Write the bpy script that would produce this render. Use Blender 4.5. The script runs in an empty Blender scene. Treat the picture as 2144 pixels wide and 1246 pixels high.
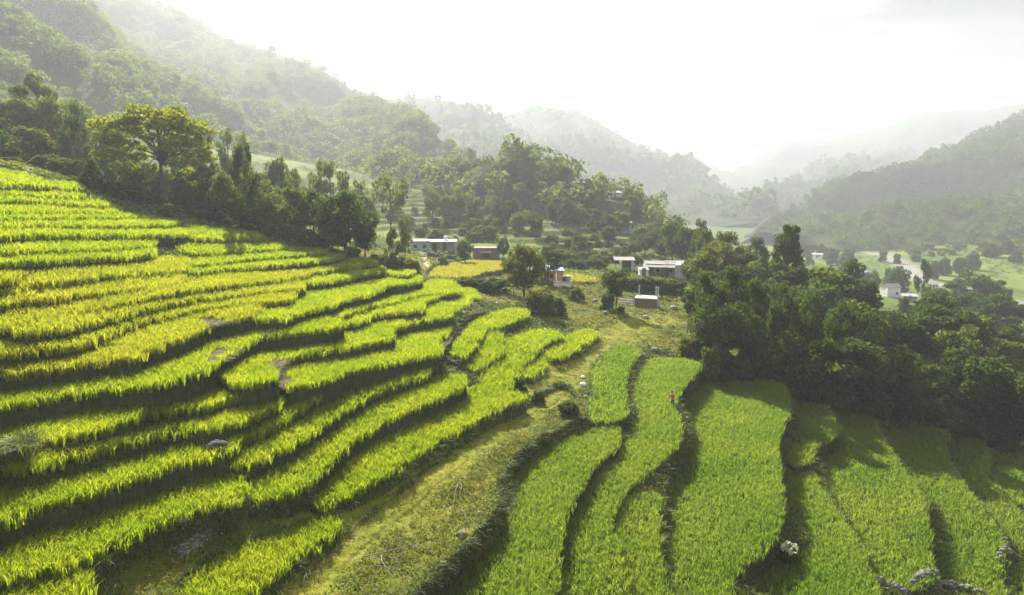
import bpy, math
import numpy as np
from mathutils import Vector, Matrix
rng = np.random.default_rng(7)
PITCH = math.radians(9.43); F = 1372.0; CX, CY = 1072.0, 623.0
cp_, sp_ = math.cos(PITCH), math.sin(PITCH)

def ray(px, py):
    """pixel of the photograph -> direction with unit depth along the optical axis (camera stands at the origin)"""
    px = np.asarray(px, float); py = np.asarray(py, float)
    x = (px-CX)/F; u = (CY-py)/F
    return np.stack([x, cp_+u*sp_, -sp_+u*cp_], -1)

def pt(px, py, s): return ray(px, py)*np.asarray(s, float)[..., None]

# ---------------------------------------------------------------- smooth lie of the land (thin-plate spline through surveyed points)
CPZ = [  # px, py, ground height
 (600,1200,-20),(760,1050,-20),(900,950,-20),(1050,860,-20),(1200,770,-20),(1290,690,-20),(1400,665,-20),(450,1246,-19.6),
 (1350,640,-20),(1395,583,-19.5),(1310,565,-18.5),(1440,590,-20.5),(970,575,-17),(970,540,-17),(910,524,-16.5),(1015,540,-16.8),(1130,585,-18),(1215,590,-18.5),
 (1250,640,-19.5),(1130,640,-18.3),(1180,665,-18.6),(1060,620,-17),
 (300,1100,-17.8),(0,1200,-16.7),(0,1000,-14.6),(300,950,-15.5),(0,850,-12.6),(300,800,-13.1),(600,700,-13),(900,640,-14.6),(900,760,-17.6),(700,820,-16.2),
 (600,900,-16.8),(900,860,-18.3),(1050,740,-18.3),(1200,710,-18.9),(1100,780,-19.1),(800,700,-14.9),(980,700,-17),
 (0,700,-9.6),(300,650,-10.1),(600,600,-11.2),(300,560,-7.8),(600,530,-9.2),(850,580,-13.6),(760,545,-11.2),
 (700,520,-10),(880,600,-14),(820,620,-14.2),(500,480,-6.3),
 # right side
 (1030,1100,-21),(1120,960,-20.6),(1240,870,-20.3),(900,1246,-21.2),
 (1290,820,-20.6),(1200,940,-21.7),(1110,1150,-22.4),(1380,850,-21.6),(1300,980,-22.4),(1220,1150,-23),(1340,1150,-23.6),
 (1540,900,-23.4),(1520,1050,-23.8),(1480,1180,-24.2),(1570,800,-22.9),(1460,740,-21.2),
 (1700,880,-25.6),(1670,1000,-26),(1720,1080,-26.4),(1700,1200,-26.2),(1800,920,-27),(1830,1050,-27.4),(1870,1170,-27.6),
 (1920,940,-28.2),(1960,1020,-28.5),(2030,1150,-28.8),(2040,960,-29.6),(2090,1050,-29.9),(2120,960,-30.6),(2144,1020,-30.8),(2144,1240,-30.6),
 (1560,770,-22.6),(1700,800,-25),(1850,850,-27.5),(2000,890,-30),(2144,940,-32),
]
CPS = [  # px, py, depth
 (0,550,52),(0,450,64),(0,400,72),(0,355,81),(160,390,86),(300,450,89),(300,510,76),(420,455,94),(60,352,84),
 (120,470,66),(640,500,97),(240,430,86),
 (950,490,216),(1100,475,222),(850,500,200),(1200,500,205),(1300,515,208),(1250,545,185),
]
CPW = [  # x, y, z behind the ridges, out on the valley floor and far away
 (-120,150,9),(-85,140,-1),(-45,140,-10),(-20,135,-14.5),(-60,190,-8),(-20,180,-15.5),(-110,230,5),(-60,260,-4),(-140,110,11),(-110,95,9),(-170,160,22),(-100,60,3.5),(-70,40,-4.5),(-50,20,-10),
 (-30,10,-15.5),(0,10,-21),(40,10,-29),(70,30,-32),(-10,260,-11),(30,250,-13),(60,270,-17),(90,300,-27),(0,330,-6),
 (60,165,-21.5),(85,170,-28),(70,130,-25),(60,105,-25),(80,95,-29),(110,110,-35),(140,150,-42),(100,75,-33),(140,80,-38),
 (110,220,-38),(139,237,-39),(160,200,-43),(120,300,-44),(190,260,-46),(180,350,-47.5),(260,320,-47),(150,420,-48),(300,420,-46),(380,400,-40),(220,550,-49),(330,560,-42),(420,500,-30),
 (220,680,-49),(270,800,-48),(300,1000,-47),(230,140,-47),(300,220,-47),(60,500,-30),(-50,450,0),(-150,400,20),(-300,300,50),(120,700,-40),(0,800,-30),(-300,800,0),(600,600,-30),(600,300,-30),
]
def solve_tps():
    P = [tuple(ray(a, b)*(c/ray(a, b)[2])) for a, b, c in CPZ] + [tuple(ray(a, b)*c) for a, b, c in CPS] + list(CPW)
    P = np.array(P, float); n = len(P)
    d2 = ((P[:, None, :2]-P[None, :, :2])**2).sum(-1)
    K = 0.5*d2*np.log(d2+1e-9)
    K += np.eye(n)*60.0
    A = np.zeros((n+3, n+3)); A[:n, :n] = K; A[:n, n] = 1; A[:n, n+1:] = P[:, :2]; A[n, :n] = 1; A[n+1:, :n] = P[:, :2].T
    w = np.linalg.solve(A, np.concatenate([P[:, 2], [0, 0, 0]]))
    return P, w
TP, TW = solve_tps()
def T0(x, y):
    x = np.asarray(x, float); y = np.asarray(y, float); sh = x.shape
    X = x.ravel(); Y = y.ravel(); out = np.empty(len(X)); n = len(TP)
    for a in range(0, len(X), 20000):
        xx = X[a:a+20000]; yy = Y[a:a+20000]
        d2 = (xx[:, None]-TP[None, :, 0])**2+(yy[:, None]-TP[None, :, 1])**2
        out[a:a+20000] = (0.5*d2*np.log(d2+1e-9))@TW[:n]+TW[n]+TW[n+1]*xx+TW[n+2]*yy
    r = np.hypot(X, Y); k = np.clip((r-550)/500, 0, 1); k = k*k*(3-2*k)
    return (out*(1-k)+(-48.0)*k).reshape(sh)

def _hash(ix, iy, s):
    h = (ix*374761393+iy*668265263+s*1442695041) & 0xFFFFFFFF
    h = ((h ^ (h >> 13))*1274126177) & 0xFFFFFFFF
    return ((h ^ (h >> 16)) & 0xFFFF)/65535.0
def vnoise(x, y, s=0):
    x = np.asarray(x, float); y = np.asarray(y, float)
    ix = np.floor(x).astype(np.int64); iy = np.floor(y).astype(np.int64); fx = x-ix; fy = y-iy
    fx = fx*fx*(3-2*fx); fy = fy*fy*(3-2*fy)
    a = _hash(ix, iy, s); b = _hash(ix+1, iy, s); c = _hash(ix, iy+1, s); d = _hash(ix+1, iy+1, s)
    return (a*(1-fx)+b*fx)*(1-fy)+(c*(1-fx)+d*fx)*fy
def fbm(x, y, o=4, s=0):
    v = 0; a = 0.5; t = 0
    for i in range(o):
        v = v+a*vnoise(x*2**i, y*2**i, s+i*17); t += a; a *= 0.5
    return v/t

def inpoly(x, y, poly):
    c = np.zeros(x.shape, bool); n = len(poly)
    for i in range(n):
        x1, y1 = poly[i][0], poly[i][1]; x2, y2 = poly[(i+1) % n][0], poly[(i+1) % n][1]
        if y1 == y2: continue
        c ^= ((y1 > y) != (y2 > y)) & (x < (x2-x1)*(y-y1)/(y2-y1)+x1)
    return c
def chaikin(p, k=1):
    p = np.asarray(p, float)
    for _ in range(k):
        q = np.roll(p, -1, 0); r = np.empty((2*len(p), p.shape[1])); r[0::2] = .75*p+.25*q; r[1::2] = .25*p+.75*q; p = r
    return p
def hit(px, py, lift=0.0):
    """where the ray through a pixel meets the smooth land"""
    d = ray(px, py); s = np.geomspace(18, 420, 260)
    P = d[..., None, :]*s[:, None]
    h = P[..., 2]-T0(P[..., 0], P[..., 1])-lift
    k = np.argmax(h < 0, -1); k = np.where((h < 0).any(-1), k, len(s)-1); k = np.maximum(k, 1)
    i = np.arange(h.shape[0])
    h0 = h[i, k-1]; h1 = h[i, k]; t = np.clip(h0/(h0-h1+1e-9), 0, 1); ss = s[k-1]*(1-t)+s[k]*t
    return d*ss[:, None]
# ---------------------------------------------------------------- rice paddies: outline of each crop as surveyed, kind of crop, label
PAD = {}
def pad(name, kind, label, pts): PAD[name] = (kind, label, pts)
pad('L1','lime','short strip of lime rice running up from the bottom edge below the grassy clearing',[(385,1260),(405,1212),(448,1178),(501,1150),(573,1120),(640,1098),(691,1084),(690,1106),(627,1144),(537,1205),(470,1260)])
pad('L2','lime','long lime rice strip just above the shaded clearing with the stone heap',[(-20,1168),(0,1158),(54,1115),(125,1086),(197,1051),(286,1015),(358,993),(430,975),(482,972),(496,1008),(490,1038),(430,1047),(376,1065),(322,1083),(268,1108),(222,1133),(161,1162),(72,1180),(0,1197),(-20,1205)])
pad('A','lime','tall lime rice strip curving along the upper edge of the grass track',[(655,1033),(672,1012),(700,984),(720,964),(768,938),(837,892),(880,862),(922,840),(969,815),(1013,806),(1062,816),(1095,826),(1076,832),(1025,854),(973,882),(912,916),(844,957),(768,1001),(700,1034),(672,1052)])
pad('B','lime','lime rice strip behind the track border strip, its left end over the shaded hollow',[(501,1010),(555,975),(600,945),(644,918),(700,890),(761,847),(811,820),(862,805),(916,787),(958,780),(970,798),(943,815),(889,837),(835,857),(784,882),(734,912),(700,940),(660,980),(630,1008),(570,1032),(505,1036)])
pad('C','lime','long lime rice strip starting at the right side of the grey boulder',[(482,945),(537,920),(609,882),(662,843),(720,803),(750,790),(808,770),(889,762),(893,780),(835,795),(767,820),(720,848),(644,897),(573,938),(519,962),(486,968)])
pad('D','lime','short lime rice strip wedged above the strip that starts at the boulder',[(494,897),(537,872),(591,838),(637,808),(668,800),(672,815),(609,856),(555,893),(500,918)])
pad('E1','lime','lime rice strip whose right end stands over the grey boulder',[(50,1025),(64,1013),(143,984),(215,959),(286,938),(358,922),(430,902),(476,907),(490,925),(440,946),(358,963),(286,988),(215,1010),(143,1032),(75,1050)])
pad('E0','lime','small patch of lime rice cut by the left edge below the tall grass clump',[(-20,1015),(0,1012),(35,1025),(74,1047),(40,1062),(0,1080),(-20,1085)])
pad('G1','lime','small block of lime rice in the bottom left corner',[(-20,1260),(-20,1225),(0,1214),(54,1190),(110,1180),(150,1184),(158,1215),(150,1260)])
pad('E2','lime','lime rice strip second above the boulder, ending right at a bare earth ridge',[(29,958),(54,943),(107,922),(179,904),(251,882),(283,872),(358,864),(430,855),(501,831),(566,815),(581,823),(576,845),(535,859),(477,879),(419,889),(358,895),(286,911),(215,929),(143,947),(72,968),(40,968)])
pad('E3L','lime','left lime rice strip below the long dark bank, ending in a step at its right',[(-20,886),(0,882),(72,864),(143,857),(215,854),(276,847),(283,864),(215,886),(143,904),(72,918),(0,943),(-20,950)])
pad('E3R','lime','lime rice strip under the bare earth slide, joined to the broad bed above it',[(297,834),(358,820),(430,806),(480,800),(530,797),(562,793),(563,808),(530,815),(480,826),(440,838),(394,848),(301,860)])
pad('H1','lime','very long lime rice strip below the weedy bank with the two bare straw patches',[(-20,805),(0,800),(54,792),(125,778),(193,771),(260,761),(327,754),(366,737),(400,720),(430,711),(458,705),(464,687),(507,671),(537,669),(552,680),(583,678),(606,668),(640,666),(700,665),(706,672),(705,680),(659,686),(629,689),(590,694),(552,698),(526,703),(499,718),(473,733),(453,746),(430,762),(400,775),(340,793),(270,803),(215,806),(107,822),(0,842),(-20,846)])
pad('K','lime','lime rice strip bending round to the foot of the thin footpath near the yellow field',[(606,664),(624,654),(659,646),(718,636),(746,629),(791,621),(837,611),(875,597),(884,588),(897,585),(921,583),(944,589),(956,599),(959,607),(950,611),(912,611),(880,613),(852,619),(825,627),(807,632),(769,638),(743,646),(709,656),(690,662),(640,664)])
pad('L','lime','lime rice strip directly under the one that starts at the footpath',[(708,668),(727,653),(761,645),(807,638),(830,630),(852,621),(883,616),(912,614),(913,621),(883,625),(877,633),(881,645),(852,647),(822,650),(791,654),(765,659),(756,667),(715,677)])
pad('J2','lime','lime rice strip at the outer end of the slope above the deep shaded bank',[(846,668),(865,657),(891,643),(913,634),(936,625),(958,617),(966,612),(964,603),(985,602),(998,617),(996,627),(967,635),(947,647),(932,660),(898,666),(865,671),(848,675)])
pad('M','lime','broad lime rice bed between the two bare earth slides',[(478,775),(480,758),(503,738),(545,725),(575,716),(613,709),(659,701),(685,691),(723,683),(750,678),(766,669),(772,678),(798,667),(822,665),(840,670),(842,677),(811,684),(810,694),(815,704),(776,710),(730,721),(680,729),(629,735),(583,746),(568,757),(566,775),(563,790),(520,795),(490,796)])
pad('N','lime','wide lime rice strip right of the straw coloured slide, ending at a dry gully',[(592,790),(608,765),(660,748),(700,740),(746,728),(788,719),(822,712),(832,698),(866,680),(888,682),(880,697),(913,681),(938,687),(940,695),(933,711),(908,715),(917,728),(913,737),(875,741),(837,748),(800,757),(766,762),(718,771),(689,783),(650,797),(593,804)])
pad('P1','gold','golden rice bed on the left, lowest of the golden ones, above the long dark bank',[(-20,744),(0,740),(58,729),(135,724),(175,718),(230,714),(285,712),(290,738),(230,746),(173,752),(96,764),(0,776),(-20,780)])
pad('P2','gold','broad golden rice bed whose lower edge meets the weedy bank with the straw patch',[(206,715),(208,702),(241,685),(289,671),(347,658),(400,647),(446,641),(491,636),(530,637),(535,648),(505,660),(437,670),(400,692),(360,706),(327,718),(296,728),(289,712),(240,714)])
pad('P3','gold','very long thin golden rice strip with a dark shrub gap at its lower side',[(-20,710),(0,705),(77,696),(135,688),(173,677),(222,664),(270,651),(337,637),(400,626),(461,618),(507,613),(552,609),(605,604),(608,618),(600,624),(537,628),(461,634),(400,644),(347,656),(289,667),(241,682),(208,698),(182,700),(181,712),(96,722),(0,732),(-20,734)])
pad('P4','gold','long thin golden rice strip reaching right to the small notch of dry earth',[(43,690),(42,674),(116,661),(193,642),(250,627),(327,611),(400,602),(461,596),(522,591),(568,585),(618,582),(630,590),(627,600),(568,604),(507,609),(446,617),(400,621),(327,633),(250,651),(212,661),(164,674),(96,684)])
pad('P5','gold','widest golden rice strip at the left edge, halfway up the slope',[(-20,645),(0,640),(77,629),(135,619),(212,607),(289,600),(354,596),(357,606),(289,619),(231,633),(164,644),(96,659),(39,672),(0,677),(-20,680)])
pad('R','gold','golden rice strip crossed by the tip of a tree shadow in mid slope',[(357,594),(380,577),(438,563),(497,560),(550,562),(600,558),(650,553),(655,566),(620,574),(580,581),(473,592),(400,600),(360,606)])
pad('P7','gold','golden rice strip right below the long straight bank with the shaded right end',[(46,620),(48,604),(116,595),(212,584),(289,578),(345,574),(375,571),(378,577),(355,592),(289,598),(193,606),(116,616)])
pad('P8a','gold','short golden rice strip at the left edge beside the end of the straight bank',[(-20,585),(0,583),(40,578),(58,590),(45,602),(0,605),(-20,607)])
pad('P8b','gold','short golden rice strip at the left edge, lower of the two beside the straight bank',[(-20,612),(0,608),(44,604),(44,622),(0,630),(-20,634)])
pad('P9','gold','golden green rice strip on top of the long straight bank',[(48,575),(46,563),(116,560),(193,553),(270,550),(315,540),(381,534),(384,548),(382,562),(289,566),(193,573),(116,581),(62,586)])
pad('P9b','gold','tiny tuft of golden rice at the left edge beside the dark bank gap',[(-20,556),(0,554),(22,556),(27,570),(10,578),(-20,580)])
pad('P10','lime','yellow green rice strip above the thick black bank on the upper left',[(-20,527),(0,525),(96,522),(193,518),(260,515),(310,510),(318,522),(305,530),(193,534),(96,538),(0,543),(-20,544)])
pad('P11','lime','broad yellow green rice strip half covered by the tree shadow',[(-20,493),(0,491),(96,489),(193,488),(240,492),(300,492),(318,500),(308,508),(260,512),(193,515),(96,518),(0,520),(-20,521)])
pad('P12','lime','upper rice strip below the first thin black bank, running right into the tree shadow',[(-20,475),(0,474),(96,472),(193,472),(280,470),(366,472),(395,478),(390,487),(300,488),(231,486),(135,485),(0,487),(-20,488)])
pad('P13','lime','upper rice strip standing on the first thin black bank',[(-20,455),(0,454),(96,452),(150,455),(230,452),(330,452),(370,460),(360,466),(250,468),(140,467),(0,467),(-20,467)])
pad('P14','lime','thin upper rice strip, one above the strip on the thin black bank',[(-20,443),(0,442),(100,440),(150,443),(240,444),(285,447),(290,450),(150,451),(0,452),(-20,452)])
pad('P15','lime','upper rice strip reaching the dark bushes under the umbrella tree',[(-20,419),(0,418),(90,420),(100,430),(220,434),(235,436),(250,441),(150,440),(0,439),(-20,439)])
pad('P16','lime','narrow rice strip third from the hilltop with its right tip in the bushes',[(-20,404),(0,404),(96,408),(160,412),(215,420),(220,427),(150,424),(80,417),(0,415),(-20,415)])
pad('P17','lime','narrow rice strip second from the hilltop, above a dark bank line',[(-20,385),(0,384),(60,386),(104,392),(115,400),(170,404),(180,408),(110,407),(0,400),(-20,400)])
pad('P18','lime','topmost rice bed on the hilltop at the left edge',[(-20,352),(0,348),(14,356),(60,359),(82,372),(100,385),(60,383),(0,382),(-20,382)])
pad('P19','lime','little rice bed on the hilltop tucked against the dark cone shaped bush',[(102,382),(120,379),(165,381),(167,390),(120,391)])
pad('Qa','lime','shaded rice strip along the foot of the tree line',[(385,468),(440,472),(500,478),(540,486),(552,496),(470,497),(385,495)])
pad('Qb','lime','shaded rice strip second from the tree line',[(372,508),(473,502),(555,500),(590,509),(600,516),(497,523),(380,526)])
pad('Q3','lime','dappled rice strip running to the trunk of the big dark tree',[(388,535),(470,529),(543,523),(613,516),(650,517),(690,524),(640,530),(560,535),(500,540),(440,548),(388,552)])
pad('Q4','lime','dappled rice strip one below the strip that meets the big dark tree',[(392,556),(440,551),(500,543),(560,538),(640,533),(690,527),(720,532),(690,540),(640,545),(580,551),(500,556),(440,561),(392,569)])
pad('Q5','lime','shaded rice bed in front of the shrubs right of the big dark tree',[(662,556),(700,545),(760,538),(790,546),(770,551),(720,557),(690,562),(664,566)])
pad('Q6','lime','half shaded rice strip with a dark edge, above the notch of dry earth',[(610,582),(660,570),(697,564),(740,559),(776,553),(800,557),(795,565),(730,577),(692,585),(625,590)])
pad('J','lime','branching lime rice strip that starts below the notch of dry earth',[(510,658),(535,645),(570,637),(600,627),(625,610),(640,602),(690,592),(715,585),(730,586),(735,595),(769,591),(798,595),(795,611),(746,617),(700,627),(690,637),(659,642),(613,651),(598,661),(552,663),(531,663)])
pad('J0','lime','rice bed by the thin footpath, deep green in shade with a bright right end',[(737,584),(770,575),(812,569),(840,575),(877,575),(877,586),(842,590),(807,600),(770,591),(740,594)])
pad('J00','lime','small bright rice bed beside the shrubs at the top of the footpath',[(770,566),(800,560),(830,561),(866,566),(868,571),(842,573),(812,567)])
pad('T1','lime','bent lime rice bed right of the dry gully, its arm reaching the bush',[(939,742),(940,732),(952,714),(964,696),(970,681),(1019,657),(1073,645),(1098,645),(1102,657),(1073,668),(1035,681),(1005,686),(1004,702),(989,720),(964,743)])
pad('T2','lime','lime rice bed with a raised tip left of the curled bed',[(977,764),(978,750),(992,733),(1008,723),(1023,700),(1035,693),(1046,698),(1041,712),(1049,727),(1043,739),(1016,750),(992,771)])
pad('T3','lime','arched lime rice bed in front of the shaded grassy mound',[(1055,720),(1073,704),(1118,688),(1158,689),(1173,703),(1150,707),(1124,720),(1119,735),(1093,728)])
pad('T4','lime','lime rice strip pointing right along the upper end of the grass track',[(1135,719),(1170,710),(1208,696),(1227,687),(1247,694),(1243,702),(1208,723),(1170,746),(1141,746),(1133,739)])
pad('T5','lime','small oval clump of lime rice ringed by a round weedy bank',[(1093,779),(1104,754),(1116,741),(1137,754),(1129,771),(1112,783),(1095,785)])
pad('F','lime','curled lime rice bed that drops down to the strip along the track',[(1012,804),(1012,785),(1023,760),(1046,743),(1056,729),(1090,729),(1112,740),(1101,750),(1081,764),(1079,783),(1064,797),(1066,810)])
pad('R1','green','bright green paddy with the white stones at its left edge',[(1240,876),(1236,846),(1246,817),(1239,785),(1246,760),(1273,737),(1300,719),(1334,725),(1338,736),(1311,763),(1306,785),(1302,804),(1299,828),(1312,856),(1293,874),(1262,880)])
pad('R2','green','long green paddy directly below the grass track and its leafy verge',[(900,1260),(930,1240),(974,1199),(1008,1179),(1062,1111),(1076,1056),(1073,1011),(1103,967),(1144,933),(1213,902),(1262,890),(1290,888),(1292,910),(1285,930),(1233,970),(1206,1025),(1179,1059),(1168,1104),(1158,1162),(1160,1260)])
pad('R3','green','winding green paddy with the person in red at its right bank',[(1180,1260),(1175,1162),(1181,1100),(1222,1042),(1249,984),(1297,935),(1312,918),(1338,884),(1331,851),(1324,817),(1334,777),(1352,751),(1420,749),(1462,756),(1458,772),(1429,802),(1411,828),(1404,850),(1415,872),(1421,905),(1415,925),(1384,956),(1315,1009),(1288,1040),(1267,1093),(1288,1145),(1302,1196),(1308,1260)])
pad('R4','green','small green paddy squeezed between the winding paddy and the largest one',[(1318,1260),(1315,1190),(1302,1165),(1284,1117),(1296,1056),(1318,1038),(1360,1030),(1376,1040),(1372,1070),(1369,1128),(1378,1196),(1402,1260)])
pad('R5','green','largest bright green paddy, its top end against the grove',[(1420,1260),(1400,1196),(1396,1145),(1404,1076),(1396,1027),(1428,976),(1454,924),(1442,882),(1421,851),(1424,842),(1472,802),(1486,782),(1544,785),(1635,799),(1645,822),(1651,856),(1626,896),(1619,941),(1632,1011),(1632,1063),(1619,1108),(1594,1146),(1539,1181),(1521,1204),(1526,1260)])
pad('R6','green','short green paddy right of the largest one, partly in the shade of the grove',[(1660,828),(1723,827),(1737,862),(1755,902),(1732,917),(1700,932),(1690,965),(1655,970),(1652,945),(1660,930),(1680,905),(1674,865)])
pad('R7','green','narrow green paddy passing the shrub with white leaves',[(1650,975),(1695,985),(1712,1014),(1747,1070),(1778,1108),(1799,1146),(1811,1195),(1830,1225),(1842,1260),(1560,1260),(1570,1225),(1600,1195),(1640,1170),(1690,1150),(1704,1130),(1672,1091),(1657,1056),(1652,1010)])
pad('R8','green','long green paddy from the grove down to the stone wall at the bottom edge',[(1746,858),(1800,862),(1834,880),(1834,895),(1857,934),(1884,976),(1918,1021),(1938,1049),(1931,1080),(1941,1125),(1942,1170),(1952,1205),(1925,1222),(1880,1224),(1840,1215),(1822,1195),(1811,1150),(1784,1094),(1749,1045),(1725,993),(1714,962),(1764,937),(1763,905),(1745,870)])
pad('R8b','green','dim green paddy lying fully in the shade at the foot of the grove',[(1840,868),(1920,866),(1960,880),(1900,884),(1845,886)])
pad('R9','green','green paddy bordered on its right by the low stone wall',[(1842,897),(1900,892),(1960,893),(1985,902),(1972,934),(1988,973),(2023,1028),(2057,1070),(2085,1105),(2097,1130),(2100,1165),(2082,1200),(2105,1235),(2080,1245),(2000,1222),(1972,1212),(1969,1188),(1976,1132),(1988,1085),(1969,1059),(1929,1025),(1888,966),(1863,921)])
pad('R10','green','green paddy beyond the low stone wall near the right edge',[(1998,960),(2010,925),(2025,914),(2059,922),(2067,966),(2054,993),(2087,1016),(2113,1046),(2129,1072),(2160,1090),(2160,1170),(2122,1127),(2082,1080),(2047,1049),(2027,1007),(2000,975)])
pad('R11','green','shaded green paddy at the right edge under the front trees of the grove',[(2072,930),(2110,940),(2160,960),(2160,1060),(2125,1045),(2095,1016),(2068,995),(2075,966)])
pad('R12','green','corner of a green paddy at the bottom right edge below the stone wall',[(2118,1180),(2160,1180),(2160,1260),(2125,1260)])
pad('Y1','ripe','large smooth yellow field before the long tin roofed house',[(893,572),(918,548),(995,540),(1057,545),(1052,560),(1022,572),(970,579),(905,577)])
pad('Y2','ripe','small bright field behind the white platform near the pink house',[(1178,574),(1200,570),(1254,582),(1240,588),(1200,587),(1172,580)])

CROP = {'lime': 0.72, 'gold': 0.72, 'green': 0.55, 'ripe': 0.5}
def prepare_paddies():
    out = []
    for name, (kind, label, pts) in PAD.items():
        p = chaikin(pts, 1); h = CROP[kind]
        # dense pixel samples inside -> mean land height and tilt along the strip
        x0, y0 = p.min(0); x1, y1 = p.max(0)
        g = rng.random((900, 2))*[x1-x0, y1-y0]+[x0, y0]
        g = g[inpoly(g[:, 0], g[:, 1], p)]
        W = hit(g[:, 0], g[:, 1], h*0.8)
        z = W[:, 2]-h*0.8; c = np.median(W[:, :2], 0); q = W[:, :2]-c
        ok = np.hypot(q[:, 0], q[:, 1]) < 45; q = q[ok]; z = z[ok]
        ev, V = np.linalg.eigh(q.T@q); ax = V[:, 1]; cx = V[:, 0]; t = q@ax; u = q@cx
        zm = z.mean(); small = np.ptp(t) < 9
        M = np.stack([t, u, np.ones_like(t)], 1); co = np.linalg.lstsq(M, z, rcond=None)[0]
        b = 0.0 if small else float(np.clip(co[0], -0.07, 0.07))
        k = float(np.clip((zm+12.5)/5, 0, 1))*0.6          # the high strips seen edge-on keep part of the fall of the slope
        b2 = float(np.clip(co[1], -0.4, 0.4))*k if kind != 'ripe' else 0.0
        bx = b*ax[0]+b2*cx[0]; by = b*ax[1]+b2*cx[1]; a = float(np.median(z))-bx*c[0]-by*c[1]
        d = ray(p[:, 0], p[:, 1]); den = d[:, 2]-bx*d[:, 0]-by*d[:, 1]
        s = (a+h*0.85)/np.where(np.abs(den) < 1e-4, -1e-4, den)
        w = (d*s[:, None])[:, :2]; wt = hit(p[:, 0], p[:, 1], h*0.85)[:, :2]
        lim = 3.0+0.04*np.hypot(wt[:, 0], wt[:, 1]); dd = w-wt; L = np.hypot(dd[:, 0], dd[:, 1])+1e-9
        w = np.where((L > lim)[:, None] | (s < 5)[:, None], wt+np.where((s < 5)[:, None], 0, dd*(lim/L)[:, None]*0.5), w)
        cc = w.mean(0); e = np.roll(w, -1, 0)-np.roll(w, 1, 0); nn = np.stack([e[:, 1], -e[:, 0]], 1); nn /= np.linalg.norm(nn, axis=1)[:, None]+1e-9
        if np.sum(w[:, 0]*np.roll(w[:, 1], -1)-w[:, 1]*np.roll(w[:, 0], -1)) < 0: nn = -nn
        w = w+nn*(.50 if kind in ('lime', 'gold') else .32)          # the outermost plants hang over the edge
        A = 0.5*abs(np.sum(w[:, 0]*np.roll(w[:, 1], -1)-w[:, 1]*np.roll(w[:, 0], -1)))
        out.append(dict(name=name, kind=kind, label=label, poly=w, a=a, bx=bx, by=by, zm=zm, area=A, dist=float(np.hypot(*c)), h=h, c=c, b=b))
    out.sort(key=lambda o: o['zm'])
    return out
PADS = prepare_paddies()
def paddy_z(o, x, y): return o['a']+o['bx']*x+o['by']*y
# ---------------------------------------------------------------- scene helpers and materials
SC = bpy.context.scene; COL = SC.collection
def tag(o, label=None, cat=None, group=None, kind=None):
    if label: o['label'] = label
    if cat: o['category'] = cat
    if group: o['group'] = group
    if kind: o['kind'] = kind
    return o
def mesh_np(name, V, loops, starts, mat=None, smooth=False):
    me = bpy.data.meshes.new(name)
    V = np.ascontiguousarray(V, np.float32); loops = np.ascontiguousarray(loops, np.int32); starts = np.ascontiguousarray(starts, np.int32)
    me.vertices.add(len(V)); me.vertices.foreach_set('co', V.ravel())
    me.loops.add(len(loops)); me.loops.foreach_set('vertex_index', loops)
    me.polygons.add(len(starts)); me.polygons.foreach_set('loop_start', starts)
    if smooth: me.polygons.foreach_set('use_smooth', np.ones(len(starts), bool))
    me.update(calc_edges=True)
    if mat: me.materials.append(mat)
    return me
def mesh_poly(name, V, Fq, mat=None, smooth=False):
    """V (n,3), Fq (m,k) faces all with k corners"""
    Fq = np.asarray(Fq); return mesh_np(name, V, Fq.ravel(), np.arange(len(Fq))*Fq.shape[1], mat, smooth)
def link(name, me, parent=None, loc=(0, 0, 0)):
    o = bpy.data.objects.new(name, me); COL.objects.link(o); o.location = loc
    if parent: o.parent = parent
    return o
def empty(name, loc, rz=0.0):
    o = bpy.data.objects.new(name, None); COL.objects.link(o); o.location = loc; o.rotation_euler = (0, 0, rz); o.empty_display_size = 0.3; return o

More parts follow.
